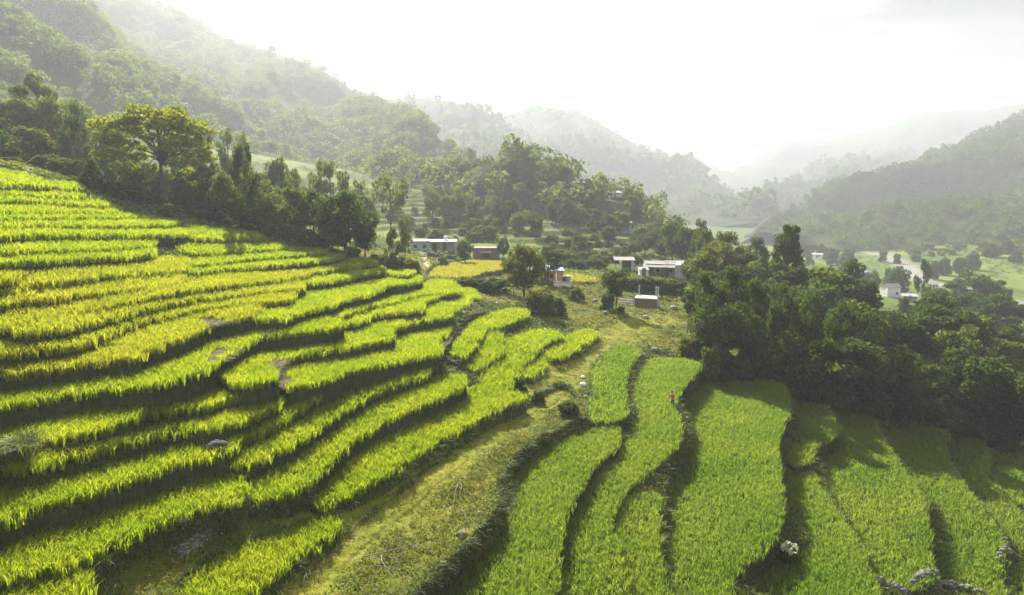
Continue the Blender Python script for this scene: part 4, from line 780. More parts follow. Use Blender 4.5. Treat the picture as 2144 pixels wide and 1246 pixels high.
# ---- village slope in the middle
G3 = 'trees on the hazy village slope'
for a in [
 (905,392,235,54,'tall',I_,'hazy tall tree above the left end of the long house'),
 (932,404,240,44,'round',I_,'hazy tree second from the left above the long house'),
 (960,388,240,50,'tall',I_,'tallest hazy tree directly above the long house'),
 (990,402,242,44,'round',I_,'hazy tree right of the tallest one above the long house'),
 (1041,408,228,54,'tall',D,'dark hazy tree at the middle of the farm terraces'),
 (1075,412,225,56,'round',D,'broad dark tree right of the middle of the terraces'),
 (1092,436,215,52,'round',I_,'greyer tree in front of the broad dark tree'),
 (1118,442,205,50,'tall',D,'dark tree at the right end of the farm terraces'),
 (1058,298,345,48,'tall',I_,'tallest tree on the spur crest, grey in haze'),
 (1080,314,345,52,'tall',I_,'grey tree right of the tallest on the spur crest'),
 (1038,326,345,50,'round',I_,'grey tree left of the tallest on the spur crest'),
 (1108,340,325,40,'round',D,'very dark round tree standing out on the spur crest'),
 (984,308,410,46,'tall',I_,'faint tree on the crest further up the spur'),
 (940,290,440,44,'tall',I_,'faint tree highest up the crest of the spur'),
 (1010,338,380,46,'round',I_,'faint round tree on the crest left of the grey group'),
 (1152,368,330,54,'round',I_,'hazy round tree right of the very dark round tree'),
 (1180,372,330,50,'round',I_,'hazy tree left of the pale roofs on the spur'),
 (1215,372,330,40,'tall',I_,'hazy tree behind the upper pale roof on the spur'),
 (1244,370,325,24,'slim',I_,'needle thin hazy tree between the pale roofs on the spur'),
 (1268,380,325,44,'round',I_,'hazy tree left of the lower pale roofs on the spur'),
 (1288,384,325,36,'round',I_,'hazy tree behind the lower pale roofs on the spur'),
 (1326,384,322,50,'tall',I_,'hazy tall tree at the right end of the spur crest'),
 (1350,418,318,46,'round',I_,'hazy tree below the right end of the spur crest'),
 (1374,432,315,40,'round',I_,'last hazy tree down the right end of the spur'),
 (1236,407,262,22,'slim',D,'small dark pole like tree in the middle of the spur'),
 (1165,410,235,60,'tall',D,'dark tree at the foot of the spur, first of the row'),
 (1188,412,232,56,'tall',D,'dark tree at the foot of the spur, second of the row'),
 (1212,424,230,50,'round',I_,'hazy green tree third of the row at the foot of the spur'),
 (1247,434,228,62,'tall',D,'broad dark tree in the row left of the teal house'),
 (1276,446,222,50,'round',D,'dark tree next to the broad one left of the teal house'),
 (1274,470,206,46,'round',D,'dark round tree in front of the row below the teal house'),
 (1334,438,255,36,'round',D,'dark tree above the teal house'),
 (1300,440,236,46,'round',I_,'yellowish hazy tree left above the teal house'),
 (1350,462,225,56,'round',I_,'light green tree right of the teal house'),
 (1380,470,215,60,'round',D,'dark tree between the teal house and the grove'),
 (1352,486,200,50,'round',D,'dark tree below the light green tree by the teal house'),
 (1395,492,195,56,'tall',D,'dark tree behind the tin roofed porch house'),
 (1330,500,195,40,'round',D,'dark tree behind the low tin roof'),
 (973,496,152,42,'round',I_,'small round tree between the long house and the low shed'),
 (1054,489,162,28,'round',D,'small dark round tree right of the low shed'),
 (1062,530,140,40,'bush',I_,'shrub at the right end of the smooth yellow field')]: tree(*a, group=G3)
# ---- round the pink house and the flats
for a in [
 (1098,504,626,100,'round',O_,'airy olive tree before the pink house, its stems bare below'),
 (1075,530,628,62,'sparse',O_,'thin olive sapling left of the airy olive tree'),
 (1148,512,128,76,'spread',D,'dark leafy tree beside the airy olive tree'),
 (1132,598,662,76,'bush',O_,'sunlit green bush in front of the pink house'),
 (1160,618,660,56,'bush',D,'dark low bush right of the sunlit bush'),
 (1208,597,632,36,'bush',O_,'yellow flowering bush on the flat right of the pink house'),
 (1205,540,150,52,'bush',D,'dark hedge bush behind the small bright field, left one'),
 (1245,538,152,56,'bush',D,'dark hedge bush behind the small bright field, right one'),
 (1180,548,150,40,'bush',I_,'green hedge bush left of the dark hedge bushes'),
 (1292,554,656,66,'feather',D,'lone tree with a dense crown on the open flat',),
 (1272,608,652,34,'bush',D,'hanging leafy growth beside the lone tree trunk'),
 (1301,638,657,20,'bush',D,'small dark shrub at the foot of the lone tree'),
 (1350,575,612,66,'bush',D,'dark hedge below the white shed'),
 (1385,580,614,60,'bush',D,'dark hedge below the porch house, middle piece'),
 (1418,582,616,60,'bush',D,'dark hedge below the porch house, right piece'),
 (1320,575,606,50,'bush',I_,'green hedge piece left of the dark hedge'),
 (1008,580,610,66,'bush',D,'dark bush on the bank below the smooth yellow field'),
 (975,580,604,54,'bush',D,'dark bush left end of the bank below the smooth yellow field'),
 (1040,578,612,60,'bush',D,'dark bush right end of the bank below the smooth yellow field'),
 (925,532,548,28,'bush',I_,'small shrub in front of the long house'),
 (945,532,155,30,'bush',I_,'sunlit shrub between the long house and its small round tree'),
 (1190,838,882,50,'bush',D,'small dark bush beside the grass track above the first green paddy'),
 (1128,812,838,30,'bush',O_,'tiny olive bush on the left edge of the track'),
 (1086,786,816,40,'bush',D,'dark leafy clump under the curled rice bed')]: tree(a[0], a[1], (None if a[2] > 500 else a[2]), a[3], a[4], a[5], a[6], base=(a[2] if a[2] > 500 else None))
# ---- grove on the right
G4 = 'trees of the dark grove'
for a in [
 (1412,450,185,66,'round',D,'dark tree at the left end of the grove skyline'),
 (1440,470,178,66,'round',D,'dark tree second along the grove skyline'),
 (1468,454,170,62,'tall',D,'dark pointed tree left of the big olive tree'),
 (1480,474,150,60,'tall',O_,'olive tree shoulder left of the big olive tree'),
 (1522,478,132,110,'tall',O_,'big olive brown tree, tallest bulk of the grove'),
 (1555,560,128,90,'round',D,'dark tree in front of the big olive tree'),
 (1588,492,150,68,'tall',D,'dark narrow tree between the big olive tree and the headed tree'),
 (1655,464,124,104,'headed',D,'dark layered tree with a ball shaped top'),
 (1786,536,142,64,'round',D,'tree top rising right of the layered tree against the flats'),
 (1745,562,135,60,'round',O_,'olive tree top left of the tree top against the flats'),
 (1690,570,128,100,'round',O_,'wide olive tree right below the layered tree'),
 (1740,612,118,84,'round',D,'dark green tree in the middle of the grove'),
 (1782,602,122,84,'round',O_,'olive tree left of the white house'),
 (1620,590,120,90,'round',D,'dark tree below the layered tree on its left'),
 (1512,608,774,130,'round',D,'grey green feathery tree at the left front of the grove'),
 (1443,602,700,60,'sparse',D,'thin young tree with bare stem at the left edge of the grove'),
 (1562,686,783,70,'pole',D,'small tree on a pale bare trunk at the grove front'),
 (1690,738,832,110,'bush',D,'rounded bush at the grove front right of the pale trunk'),
 (1790,702,862,215,'round',D,'broad tree hanging over the shaded paddies'),
 (1620,650,100,100,'round',D,'dark tree right of the feathery tree'),
 (1690,650,105,96,'round',D,'dark tree behind the rounded bush'),
 (1855,648,118,96,'round',D,'dark tree right of the middle of the grove'),
 (1895,676,106,100,'round',D,'dark tree above the broad hanging tree on its right'),
 (1824,562,255,46,'round',D,'dark round tree left above the white house'),
 (1882,554,268,60,'round',D,'dark tree behind the white house'),
 (1938,544,222,40,'slim',D,'dark slim tree in front of the river gravel'),
 (1896,618,165,30,'round',D,'dark round tree at the corner of the white house'),
 (2000,588,190,104,'spread',D,'spreading dark tree right of the white house'),
 (2045,560,232,100,'round',D,'dark tree clump right of the river gravel'),
 (2085,582,235,70,'round',D,'dark tree next to the clump right of the river gravel'),
 (1938,640,150,70,'round',D,'bushy tree below the spreading dark tree, left one'),
 (1972,646,140,64,'round',I_,'bushy tree below the spreading dark tree, right one'),
 (2016,684,122,110,'round',D,'round dark tree in the right part of the grove'),
 (2100,610,165,110,'spread',D,'spreading tree near the right edge above the grove'),
 (2138,668,118,90,'round',D,'dark tree at the right edge of the grove'),
 (2075,690,120,90,'round',I_,'greener tree left of the one at the right edge'),
 (2030,726,918,165,'round',D,'large front tree in the right corner of the grove'),
 (2128,768,955,165,'round',D,'large dark tree cut by the right edge'),
 (1940,752,884,120,'round',D,'dark tree between the broad hanging tree and the large front tree'),
 (1960,700,112,90,'round',D,'dark tree above the gap beside the large front tree'),
 (2085,812,938,100,'bush',D,'dark bush under the large tree at the right edge'),
 (1985,838,914,90,'bush',D,'dark bush at the foot of the large front tree'),
 (1880,788,884,100,'bush',D,'dark bush at the right foot of the broad hanging tree'),
 (1740,792,850,90,'bush',D,'dark bush at the left foot of the broad hanging tree'),
 (1600,738,802,80,'bush',D,'dark bush right of the pale trunk'),
 (1640,758,816,76,'bush',D,'low bush at the top of the largest paddy'),
 (1520,728,790,66,'bush',D,'low bush left of the pale trunk'),
 (1490,712,786,54,'bush',O_,'pale brownish shrub at the left foot of the grove'),
 (1450,698,748,60,'bush',O_,'straggly olive shrub left of the grove above the paddies'),
 (1560,738,796,60,'bush',D,'dark bush directly behind the pale trunk'),
 (1672,780,830,60,'bush',D,'low dark bush between the largest paddy and the rounded bush'),
 (1715,795,846,60,'bush',D,'low dark bush at the head of the short shaded paddy'),
 (1832,800,876,80,'bush',D,'dark bush under the middle of the broad hanging tree'),
 (1930,826,894,70,'bush',D,'low dark bush at the head of the paddy beside the stone wall'),
 (2042,858,930,80,'bush',D,'low dark bush below the large front tree on its right'),
 (2112,872,952,70,'bush',D,'low dark bush at the right edge above the shaded corner paddy'),
 (1500,498,128,120,'round',O_,'broad olive tree at the left shoulder of the big olive tree'),
 (1562,520,126,92,'round',D,'broad dark tree right of the big olive tree'),
 (1466,522,132,86,'round',D,'dark tree below the pointed tree at the left of the grove'),
 (1466,566,124,56,'round',D,'dark tree at the left flank of the grove beside the porch house'),
 (1478,560,748,86,'tall',D,'dark tree behind the feathery tree on its left'),
 (1535,545,760,96,'tall',D,'tall dark tree behind the feathery tree on its right'),
 (1585,575,770,90,'tall',D,'tall dark tree in the left half of the grove below the narrow tree'),
 (1640,580,778,90,'tall',D,'tall dark tree below the layered tree'),
 (1700,600,800,96,'tall',D,'tall dark tree right below the wide olive tree'),
 (1770,620,820,96,'tall',D,'tall dark tree above the broad hanging tree on its left'),
 (1830,640,850,96,'tall',D,'tall dark tree above the broad hanging tree'),
 (1580,672,792,90,'round',D,'dark tree behind the pale trunk'),
 (1650,690,806,100,'round',D,'dark tree standing at the head of the largest paddy'),
 (1735,700,846,90,'round',D,'dark tree left of the broad hanging tree'),
 (1890,716,884,100,'round',D,'dark tree right of the broad hanging tree')]: tree(a[0], a[1], (None if a[2] > 600 else a[2]), a[3], a[4], a[5], a[6], group=G4, base=(a[2] if a[2] > 600 else None))
# ---- the flats by the river
G5 = 'round bushes on the river flats'
for i, (px, top, s, w) in enumerate([(1747,516,430,30),(1779,517,420,34),(2040,523,385,32),(2012,534,370,28),(1980,534,365,30),(1960,540,350,24),(1722,506,470,22),(1735,514,460,20),(1850,520,440,18),(1880,528,430,16),(1698,520,430,18),(1920,520,440,20),(2080,505,430,34),(2110,498,440,30),(2130,520,400,26),(1660,500,470,26),(1690,506,480,20),(1860,555,330,14),(1760,552,340,14)]):
    tree(px, top, s, w, 'bush', D, 'small round bush on the bright fields beside the river', group=G5)
G6 = 'shrubs on the slope above the river flats'
for i in range(26):
    px = 1900+260*rgT.random(); s = 430+70*rgT.random(); p = pt(px, 480, s); z = ground_at(p[0], p[1]); h = 3+4*rgT.random()
    place_tree('shrub', p[0], p[1], z-.3, h, h*1.3, 'bush', int(rgT.integers(2)), [I_, O_][i % 2], 'pale shrub on the slope between the right hill and the river fields', 'shrub', G6)
# ---- shrubs dotted over the hazy terraces and the foot of the spur; understorey of grove and wood
def sprinkle(n, poly, s0, s1, h0, h1, kinds, mats, name, label, cat, group, wf=1.0):
    p = np.array(poly, float); c = 0; k = 0
    while c < n and k < n*30:
        k += 1; q = p.min(0)+rgT.random(2)*(p.max(0)-p.min(0))
        if not inpoly(q[:1], q[1:], p)[0]: continue
        f = (q[1]-p[:, 1].min())/np.ptp(p[:, 1]); s = s1+(s0-s1)*f; w = pt(q[0], q[1], s); x, y = w[0], w[1]; z = ground_at(x, y)
        if abs(z-w[2]) > 12: continue
        h = h0+(h1-h0)*rgT.random()
        if (1185 < q[0] < 1222 or 1260 < q[0] < 1306) and q[1] < 470 and pix(x, y, z+h)[1] < 416: continue
        if 1800 < q[0] < 1930 and pix(x, y, z+h)[1] < 634: continue
        kd = kinds[int(rgT.integers(len(kinds)))]
        place_tree(name, x, y, z-.15, h, h*(.7+.5*rgT.random())*wf*(1.25 if kd == 'bush' else 1), kd, int(rgT.integers(2)), mats[int(rgT.integers(len(mats)))], label, cat, group); c += 1
sprinkle(80, [(800,505),(810,450),(1000,425),(1120,440),(1125,500),(1000,505)], 200, 270, 1.8, 4.5, ['bush'], [I_, O_], 'shrub', 'pale shrub dotted over the hazy farm terraces above the long house', 'shrub', 'shrubs on the farm terraces')
sprinkle(60, [(1130,560),(1140,500),(1200,480),(1330,500),(1340,545),(1240,560)], 165, 215, 1.5, 3.2, ['bush'], [I_, O_, D], 'shrub', 'low shrub on the green terraces above the pink house', 'shrub', 'shrubs on the green terraces')
sprinkle(90, [(880,440),(1000,360),(1120,400),(1300,410),(1400,470),(1150,475)], 245, 335, 4.5, 8.5, ['round', 'tall', 'round'], [I_, I_, D], 'tree', 'hazy tree of the wooded spur behind the village', 'tree', 'trees of the wooded spur', .9)
sprinkle(34, [(1480,760),(1500,660),(1700,640),(1900,700),(2130,760),(2130,860),(1960,850),(1700,800)], 88, 135, 6, 10, ['round', 'bush'], [D, D, I_], 'tree', 'shaded inner tree of the dark grove', 'tree', 'inner trees of the dark grove')
sprinkle(30, [(0,330),(0,230),(200,240),(420,330),(640,400),(640,450),(400,440),(160,360)], 105, 170, 5, 10, ['round', 'tall', 'bush'], [I_, I_, O_], 'tree', 'hazy tree of the wood behind the left tree line', 'tree', 'inner trees of the left wood')
sprinkle(22, [(1800,690),(1880,640),(1960,660),(2140,650),(2140,600),(1900,600),(1820,640)], 140, 240, 3, 7, ['round', 'bush'], [D, I_], 'tree', 'small tree among the roofs beyond the grove', 'tree', 'trees among the far roofs')
# ---------------------------------------------------------------- buildings and small things
class MB:
    def __init__(s): s.v = []; s.f = []
    def box(s, x0, x1, y0, y1, z0, z1):
        o = len(s.v); s.v += [(x, y, z) for x in (x0, x1) for y in (y0, y1) for z in (z0, z1)]
        s.f += [tuple(o+i for i in q) for q in [(0, 1, 3, 2), (4, 6, 7, 5), (0, 4, 5, 1), (2, 3, 7, 6), (0, 2, 6, 4), (1, 5, 7, 3)]]; return s
    def slab(s, a, b, c, d, t):
        """roof sheet through four corners (a,b,c,d anticlockwise from above), t thick"""
        o = len(s.v); s.v += [tuple(p) for p in (a, b, c, d)]+[(p[0], p[1], p[2]-t) for p in (a, b, c, d)]
        s.f += [tuple(o+i for i in q) for q in [(0, 1, 2, 3), (7, 6, 5, 4), (0, 4, 5, 1), (1, 5, 6, 2), (2, 6, 7, 3), (3, 7, 4, 0)]]; return s
    def corrugated(s, x0, x1, ya, za, yb, zb, t=.04, pitch=.35, amp=.035):
        """ribbed tin sheet spanning x0..x1, from (ya,za) to (yb,zb)"""
        n = max(4, int((x1-x0)/pitch)*2); o = len(s.v)
        for k, (y, z) in enumerate([(ya, za), (yb, zb)]):
            for i in range(n+1):
                x = x0+(x1-x0)*i/n; dz = amp*(i % 2); s.v += [(x, y, z+dz), (x, y, z+dz-t)]
        m = 2*(n+1)
        for i in range(n):
            a = o+2*i; b = a+m; s.f += [(a, a+2, b+2, b), (a+1, b+1, b+3, a+3), (a, a+1, a+3, a+2), (b, b+2, b+3, b+1)]
        s.f += [(o, o+m, o+m+1, o+1), (o+2*n, o+2*n+1, o+m+2*n+1, o+m+2*n)]; return s
    def prism(s, x0, x1, y0, y1, z0, zr):
        """gable wedge with ridge along x"""
        o = len(s.v); ym = (y0+y1)/2; s.v += [(x0, y0, z0), (x0, y1, z0), (x0, ym, zr), (x1, y0, z0), (x1, y1, z0), (x1, ym, zr)]
        s.f += [tuple(o+i for i in q) for q in [(0, 2, 1), (3, 4, 5), (0, 3, 5, 2), (1, 2, 5, 4), (0, 1, 4, 3)]]; return s
    def cyl(s, x, y, z0, z1, r0, r1, n=10):
        V, Fq = tube([(x, y, z0), (x, y, z1)], [r0, r1], n); o = len(s.v); s.v += [tuple(p) for p in V]; s.f += [tuple(int(i)+o for i in q) for q in Fq]
        s.f += [tuple(o+i for i in range(n)), tuple(o+n+i for i in reversed(range(n)))]; return s
    def build(s, name, mat, parent=None):
        me = bpy.data.meshes.new(name); me.from_pydata(s.v, [], s.f); me.materials.append(mat); me.update(); return link(name, me, parent)
def hit_any(px, py):
    d = ray(px, py); P = hit([px], [py])[0]; best = P; L = np.linalg.norm(P)
    for b in BVH.values():
        h = b.ray_cast(Vector((0, 0, 0)), Vector(tuple(d)).normalized())
        if h[0] is not None and h[3] < L: L = h[3]; best = np.array(h[0])
    return best
def facing(x, y, turn=0.0): return math.atan2(-x, y)*1.0+math.radians(turn)       # local +x to the right, local -y towards the viewer
def base_at(px, py): p = hit_any(px, py); return p
def house(px, py, w, d, h, turn, wall, roof, label, kind='shed', name='house', windows=1, door=True, over=.4, rise=.7, plinth=1.2, cat='house', group=None):
    p = base_at(px, py); r = empty(name, tuple(p), facing(p[0], p[1], turn)); tag(r, label, cat, group)
    MB().box(-w/2, w/2, 0, d, -plinth, h).build('wall', M[wall], r) if kind != 'gable' else None
    if kind == 'gable':
        m = MB().box(-w/2, w/2, 0, d, -plinth, h); m.prism(-w/2, w/2, 0.01, d-.01, h+.002, h+rise-.05); m.build('wall', M[wall], r)
        q = MB(); e = rise*over/(d/2)
        q.slab((-w/2-over, -over, h-e+.06), (w/2+over, -over, h-e+.06), (w/2+over, d/2, h+rise+.06), (-w/2-over, d/2, h+rise+.06), .06)
        q.slab((-w/2-over, d/2, h+rise+.07), (w/2+over, d/2, h+rise+.07), (w/2+over, d+over, h-e+.06), (-w/2-over, d+over, h-e+.06), .06); q.build('roof', M[roof], r)
    else:
        MB().corrugated(-w/2-over, w/2+over, -over, h+.10, d+over, h+.10+rise).build('roof', M[roof], r)
        MB().box(-w/2+.02, w/2-.02, d-.3, d-.02, h, h+rise*.8).build('gable_wall', M[wall], r)
    if door: MB().box(-.45, .45, -.03, .05, .0, 1.95).build('door', M['wood'], r)
    for i in range(windows):
        x = -w/2+(w)*(i+.5)/max(windows, 1)+(1.2 if windows == 1 else 0.0)
        if door and abs(x) < .9: x += 1.1
        f = MB().box(x-.42, x+.42, -.05, .04, .95, 1.75).build('window', M['wood'], r); MB().box(x-.34, x+.34, -.065, -.052, 1.03, 1.67).build('pane', M['dark'], f)
    return r
def px_m(px0, px1, s): return abs(px1-px0)*s/F

# long stone house at the back of the flats
p = base_at(908, 527); s_ = p[1]*cp_-p[2]*sp_; W = px_m(861, 956, s_)
r = empty('house', tuple(p), facing(p[0], p[1])); tag(r, 'long low grey house with tin roof and porch posts beyond the smooth yellow field', 'house')
H = 2.5
MB().box(-W/2, -W*.08, .8, 5, -1, H+.1).build('wall', M['wall_blue'], r); MB().box(-W*.08+.01, W/2, 1.6, 5.2, -1, H).build('wall', M['wall_grey'], r)
MB().corrugated(-W/2-.3, -W*.08+.1, .2, H+.2, 5.4, H+.4).build('roof', M['tin'], r); MB().corrugated(-W*.08+.12, W/2+.4, -.5, H+.1, 5.6, H+.35).build('roof', M['tin_white'], r)
for x in (-W*.07, W*.14, W*.47): MB().cyl(x, -.3, -.4, H+.1, .13, .11, 8).build('porch_post', M['concrete'], r)
for x in (W*.02, W*.25): MB().box(x-.45, x+.45, 1.56, 1.66, 0, 1.95).build('door', M['dark'], r)
for x in (-W*.40, -W*.2): f = MB().box(x-.45, x+.45, .75, .84, .9, 1.8).build('window', M['wood'], r); MB().box(x-.36, x+.36, .73, .748, .98, 1.72).build('pane', M['dark'], f)
MB().box(W*.36, W*.46, 1.56, 1.64, .9, 1.8).build('window', M['blue_sheet'], r)
rz = facing(p[0], p[1]); q = Vector(tuple(p))+Matrix.Rotation(rz, 3, 'Z')@Vector((W*.27, 3.6, H+.48))
t = empty('water_tank', tuple(q)); tag(t, 'round white water tank on the roof of the long low house', 'water tank')
MB().cyl(0, 0, 0, .75, .55, .55, 14).build('tank', M['wall_white'], t); MB().cyl(0, 0, .752, .95, .54, .15, 14).build('lid', M['wall_white'], t)
def stone_mesh(pts, size, rg, flat=.7):
    """irregular blocks, one mesh"""
    VV = []; FF = []; o = 0
    base = np.array([(x, y, z) for x in (-1, 0, 1) for y in (-1, 0, 1) for z in (-1, 0, 1) if (x, y, z) != (0, 0, 0)], float)
    import bmesh
    bm = bmesh.new(); bmesh.ops.create_icosphere(bm, subdivisions=2 if len(pts) < 6 else 1, radius=1); vs = np.array([v.co[:] for v in bm.verts]); fs = np.array([[v.index for v in f.verts] for f in bm.faces]); bm.free()
    for P, sz in zip(pts, size):
        k = int(rg.integers(999)); d = vs*(.75+.5*vnoise(vs[:, 0]*1.6+k, vs[:, 1]*1.6+vs[:, 2]*1.3, k))[:, None]
        d = np.sign(d)*np.abs(d)**.8; d = d*np.array([1, .75+.4*rg.random(), flat])*sz; a = rg.random()*6.28; c, s = math.cos(a), math.sin(a)
        d = np.stack([d[:, 0]*c-d[:, 1]*s, d[:, 0]*s+d[:, 1]*c, d[:, 2]], 1); VV.append(d+np.asarray(P)); FF.append(fs+o); o += len(vs)
    return np.concatenate(VV), np.concatenate(FF)
rgS = np.random.default_rng(77)
def stone(px, py, sz, mat, label, name='stone', group=None, cat='stone', flat=.7):
    p = hit([px], [py])[0]; z = gz(p[0], p[1]); V, Fq = stone_mesh([(0, 0, sz*flat*.55)], [sz], rgS, flat)
    o = link(name, mesh_poly(name, V, Fq, M[mat], False), loc=(p[0], p[1], z)); tag(o, label, cat, group); return o
def wall_of_stones(line, h, sz, mat, label, n, name='stone_wall'):
    L = land_pts(line); seg = np.hypot(*(L[1:]-L[:-1]).T); cum = np.concatenate([[0], np.cumsum(seg)]); c = L.mean(0); zc = gz(*c); P = []; S = []
    for i in range(n):
        t = rgS.random()*cum[-1]; x = np.interp(t, cum, L[:, 0]); y = np.interp(t, cum, L[:, 1]); k = rgS.random(); z = gz(x, y)
        P.append((x-c[0]+rgS.normal()*.12, y-c[1]+rgS.normal()*.12, z-zc+.1+k*h)); S.append(sz*(.6+.8*rgS.random()))
    V, Fq = stone_mesh(P, S, rgS, .6); o = link(name, mesh_poly(name, V, Fq, M[mat]), loc=(c[0], c[1], zc)); tag(o, label, 'stone wall')
wall_of_stones([(893,538),(930,541)], .9, .35, 'stone', 'low rubble wall in front of the long low house', 70)
# low shed in the earth bank
p = base_at(1018, 541); W = px_m(990, 1046, p[1]*cp_-p[2]*sp_)
r = empty('shed', tuple(p), facing(p[0], p[1])); tag(r, 'low brown stone shed with a small pale tin sheet beside the smooth yellow field', 'shed')
MB().box(-W/2, W/2, 1.2, 4.5, -.8, 2.3).build('wall', M['brick'], r); MB().box(-W/2-.2, W/2+.2, 1.0, 4.8, 2.302, 2.5).build('roof', M['rust'], r)
MB().corrugated(-1.4, 1.3, -.2, 1.35, 1.25, 1.6).build('canopy', M['tin_white'], r)
for x in (-1.25, 1.15): MB().cyl(x, -.05, -.3, 1.34, .06, .05, 6).build('post', M['wood'], r)
MB().box(-.9, .8, 1.15, 1.24, 0, 1.25).build('opening', M['dark'], r)
# open shed with a tin roof, half hidden
p = base_at(1308, 566); W = px_m(1287, 1331, p[1]*cp_-p[2]*sp_)
r = empty('shed', tuple(p), facing(p[0], p[1], 6)); tag(r, 'open shed under a flat pale tin roof behind the lone tree', 'shed')
MB().corrugated(-W/2, W/2, -.4, 2.35, 3.6, 2.75).build('roof', M['tin'], r); MB().box(-W*.1, W*.3, 1.0, 3.2, -.6, 2.3).build('wall', M['dark'], r); MB().box(W*.31, W*.44, .3, 3.2, -.6, 2.3).build('wall', M['wall_blue'], r)  # the near-black block paints the shade inside the open shed
for x in (-W*.46, -W*.12, W*.46): MB().cyl(x, -.2, -.4, 2.4, .07, .06, 6).build('post', M['wood'], r)
# porch house
p = base_at(1400, 581); W = px_m(1353, 1452, p[1]*cp_-p[2]*sp_)
r = empty('house', tuple(p), facing(p[0], p[1], -3)); tag(r, 'low house with a patched tin porch roof and a grey walled right end', 'house')
xs = W*.12; H = 2.35
MB().box(-W/2, xs, 1.5, 4.8, -1.2, H+.5).build('wall', M['wall_grey'], r); MB().box(xs+.01, W/2, .1, 4.8, -1.2, H+.35).build('wall', M['wall_blue'], r)
MB().box(-W/2, xs, -.3, 1.49, -1.2, .12).build('porch_floor', M['concrete'], r)
MB().corrugated(-W/2-.5, -W*.12, -.7, H-.05, 5.2, H+.75).build('roof', M['tin'], r); MB().corrugated(-W*.12+.02, -W*.03, -.7, H-.03, 5.2, H+.97).build('roof', M['rust'], r); MB().corrugated(-W*.03+.02, xs+.1, -.7, H-.05, 5.2, H+.95).build('roof', M['tin'], r); MB().corrugated(xs+.12, W/2+.4, -.3, H+.5, 5.2, H+.95).build('roof', M['tin_white'], r)
for x in (-W*.48, -W*.31, -W*.13, xs-.1): MB().box(x-.08, x+.08, -.25, -.09, .121, H-.06).build('porch_post', M['wood'], r)
for x in (-W*.38, -W*.05): MB().box(x-.45, x+.45, 1.45, 1.56, .12, 2.0).build('door', M['dark'], r)
for x in (-W*.24, W*.04): f = MB().box(x-.4, x+.4, 1.46, 1.56, .9, 1.7).build('window', M['wood'], r); MB().box(x-.3, x+.3, 1.44, 1.458, 1, 1.6).build('pane', M['dark'], f)
f = MB().box(W*.27, W*.36, .06, .14, 1.0, 1.9).build('window', M['wood'], r); MB().box(W*.28, W*.35, .04, .058, 1.1, 1.8).build('pane', M['dark'], f)
house(1348, 580, 1.9, 2.0, 1.5, 8, 'wall_white', 'tin_white', 'small white shed at the left end of the porch house', 'shed', 'shed', 0, True, .2, .3, cat='shed')
# pink house behind the trees with its white platform
p = base_at(1140, 592); W = px_m(1098, 1178, p[1]*cp_-p[2]*sp_)
r = empty('house', tuple(p), facing(p[0], p[1], 4)); tag(r, 'pink walled house with pale tin roof half hidden by the airy olive tree', 'house')
MB().box(-W/2, W/2-1.6, 1, 5, -1, 2.1).build('wall', M['wall_pink'], r); MB().box(W/2-1.0, W/2, .8, 4.4, -1, 2.1).build('wall', M['wall_pink'], r)
MB().corrugated(-W/2-.4, W/2-1.2, .2, 2.25, 5.6, 2.9).build('roof', M['tin_white'], r); MB().corrugated(W/2-1.15, W/2+.3, .4, 2.2, 4.8, 2.5).build('roof', M['tin_white'], r)
MB().box(-.5, .4, .95, 1.05, 0, 1.9).build('door', M['dark'], r)
for x in (-W*.35, W*.2): f = MB().box(x-.4, x+.4, .95, 1.05, .8, 1.6).build('window', M['wood'], r); MB().box(x-.3, x+.3, .93, .948, .9, 1.5).build('pane', M['dark'], f)
p = base_at(1178, 600); W = px_m(1160, 1196, p[1]*cp_-p[2]*sp_)
r = empty('platform', tuple(p), facing(p[0], p[1], 4)); tag(r, 'low white masonry platform right of the pink house', 'platform')
MB().box(-W/2, W/2, 0, 2.2, -.5, .75).build('base', M['wall_white'], r); MB().box(-W/2-.12, W/2+.12, -.12, 2.32, .752, .9).build('top_slab', M['concrete'], r)
q = Vector(tuple(p))+Matrix.Rotation(facing(p[0], p[1], 4), 3, 'Z')@Vector((W*.34, 1.1, .9))
t = empty('water_tank', tuple(q)); tag(t, 'pale grey water tank standing on the white platform', 'water tank'); MB().cyl(0, 0, 0, 1.0, .5, .5, 14).build('tank', M['wall_grey'], t); MB().cyl(0, 0, 1.002, 1.15, .5, .15, 14).build('lid', M['wall_white'], t)
q = Vector(tuple(p))+Matrix.Rotation(facing(p[0], p[1], 4), 3, 'Z')@Vector((W*.10, .8, .9))
t = empty('barrel', tuple(q)); tag(t, 'black barrel on the white platform beside the water tank', 'barrel'); MB().cyl(0, 0, 0, .85, .33, .33, 14).build('drum', M['dark'], t); MB().cyl(0, 0, .4, .46, .36, .36, 14).build('hoop', M['dark'], t)
# unfinished brick platform with bare columns
p = base_at(1352, 643); s_ = p[1]*cp_-p[2]*sp_; W = px_m(1330, 1376, s_)
r = empty('unfinished_building', tuple(p), facing(p[0], p[1], -6)); tag(r, 'unfinished brick platform with bare concrete columns and side steps on the open flat', 'unfinished building')
MB().box(-W/2, W/2, 0, 3.2, -.5, 1.35).build('brick_base', M['brick'], r); MB().box(-W/2-.1, W/2+.1, -.1, 3.3, 1.352, 1.52).build('slab', M['concrete'], r)
for x, y, z in ((-W/2-.13, -.02, 2.3), (-W/2+.35, 3.0, 3.3), (W/2-.5, 3.0, 3.2), (W/2-.1, 2.5, 3.15), (W/2+.13, -.02, 2.1)): MB().box(x-.11, x+.11, y-.11, y+.11, 1.5 if abs(x) < W/2 else -.4, z).build('column', M['concrete'], r)
for i in range(3): MB().box(-W/2-3.0, -W/2-.3, .2+i*1.3, .42+i*1.3, -.4, .25+.22*i).build('step_wall', M['concrete'], r)
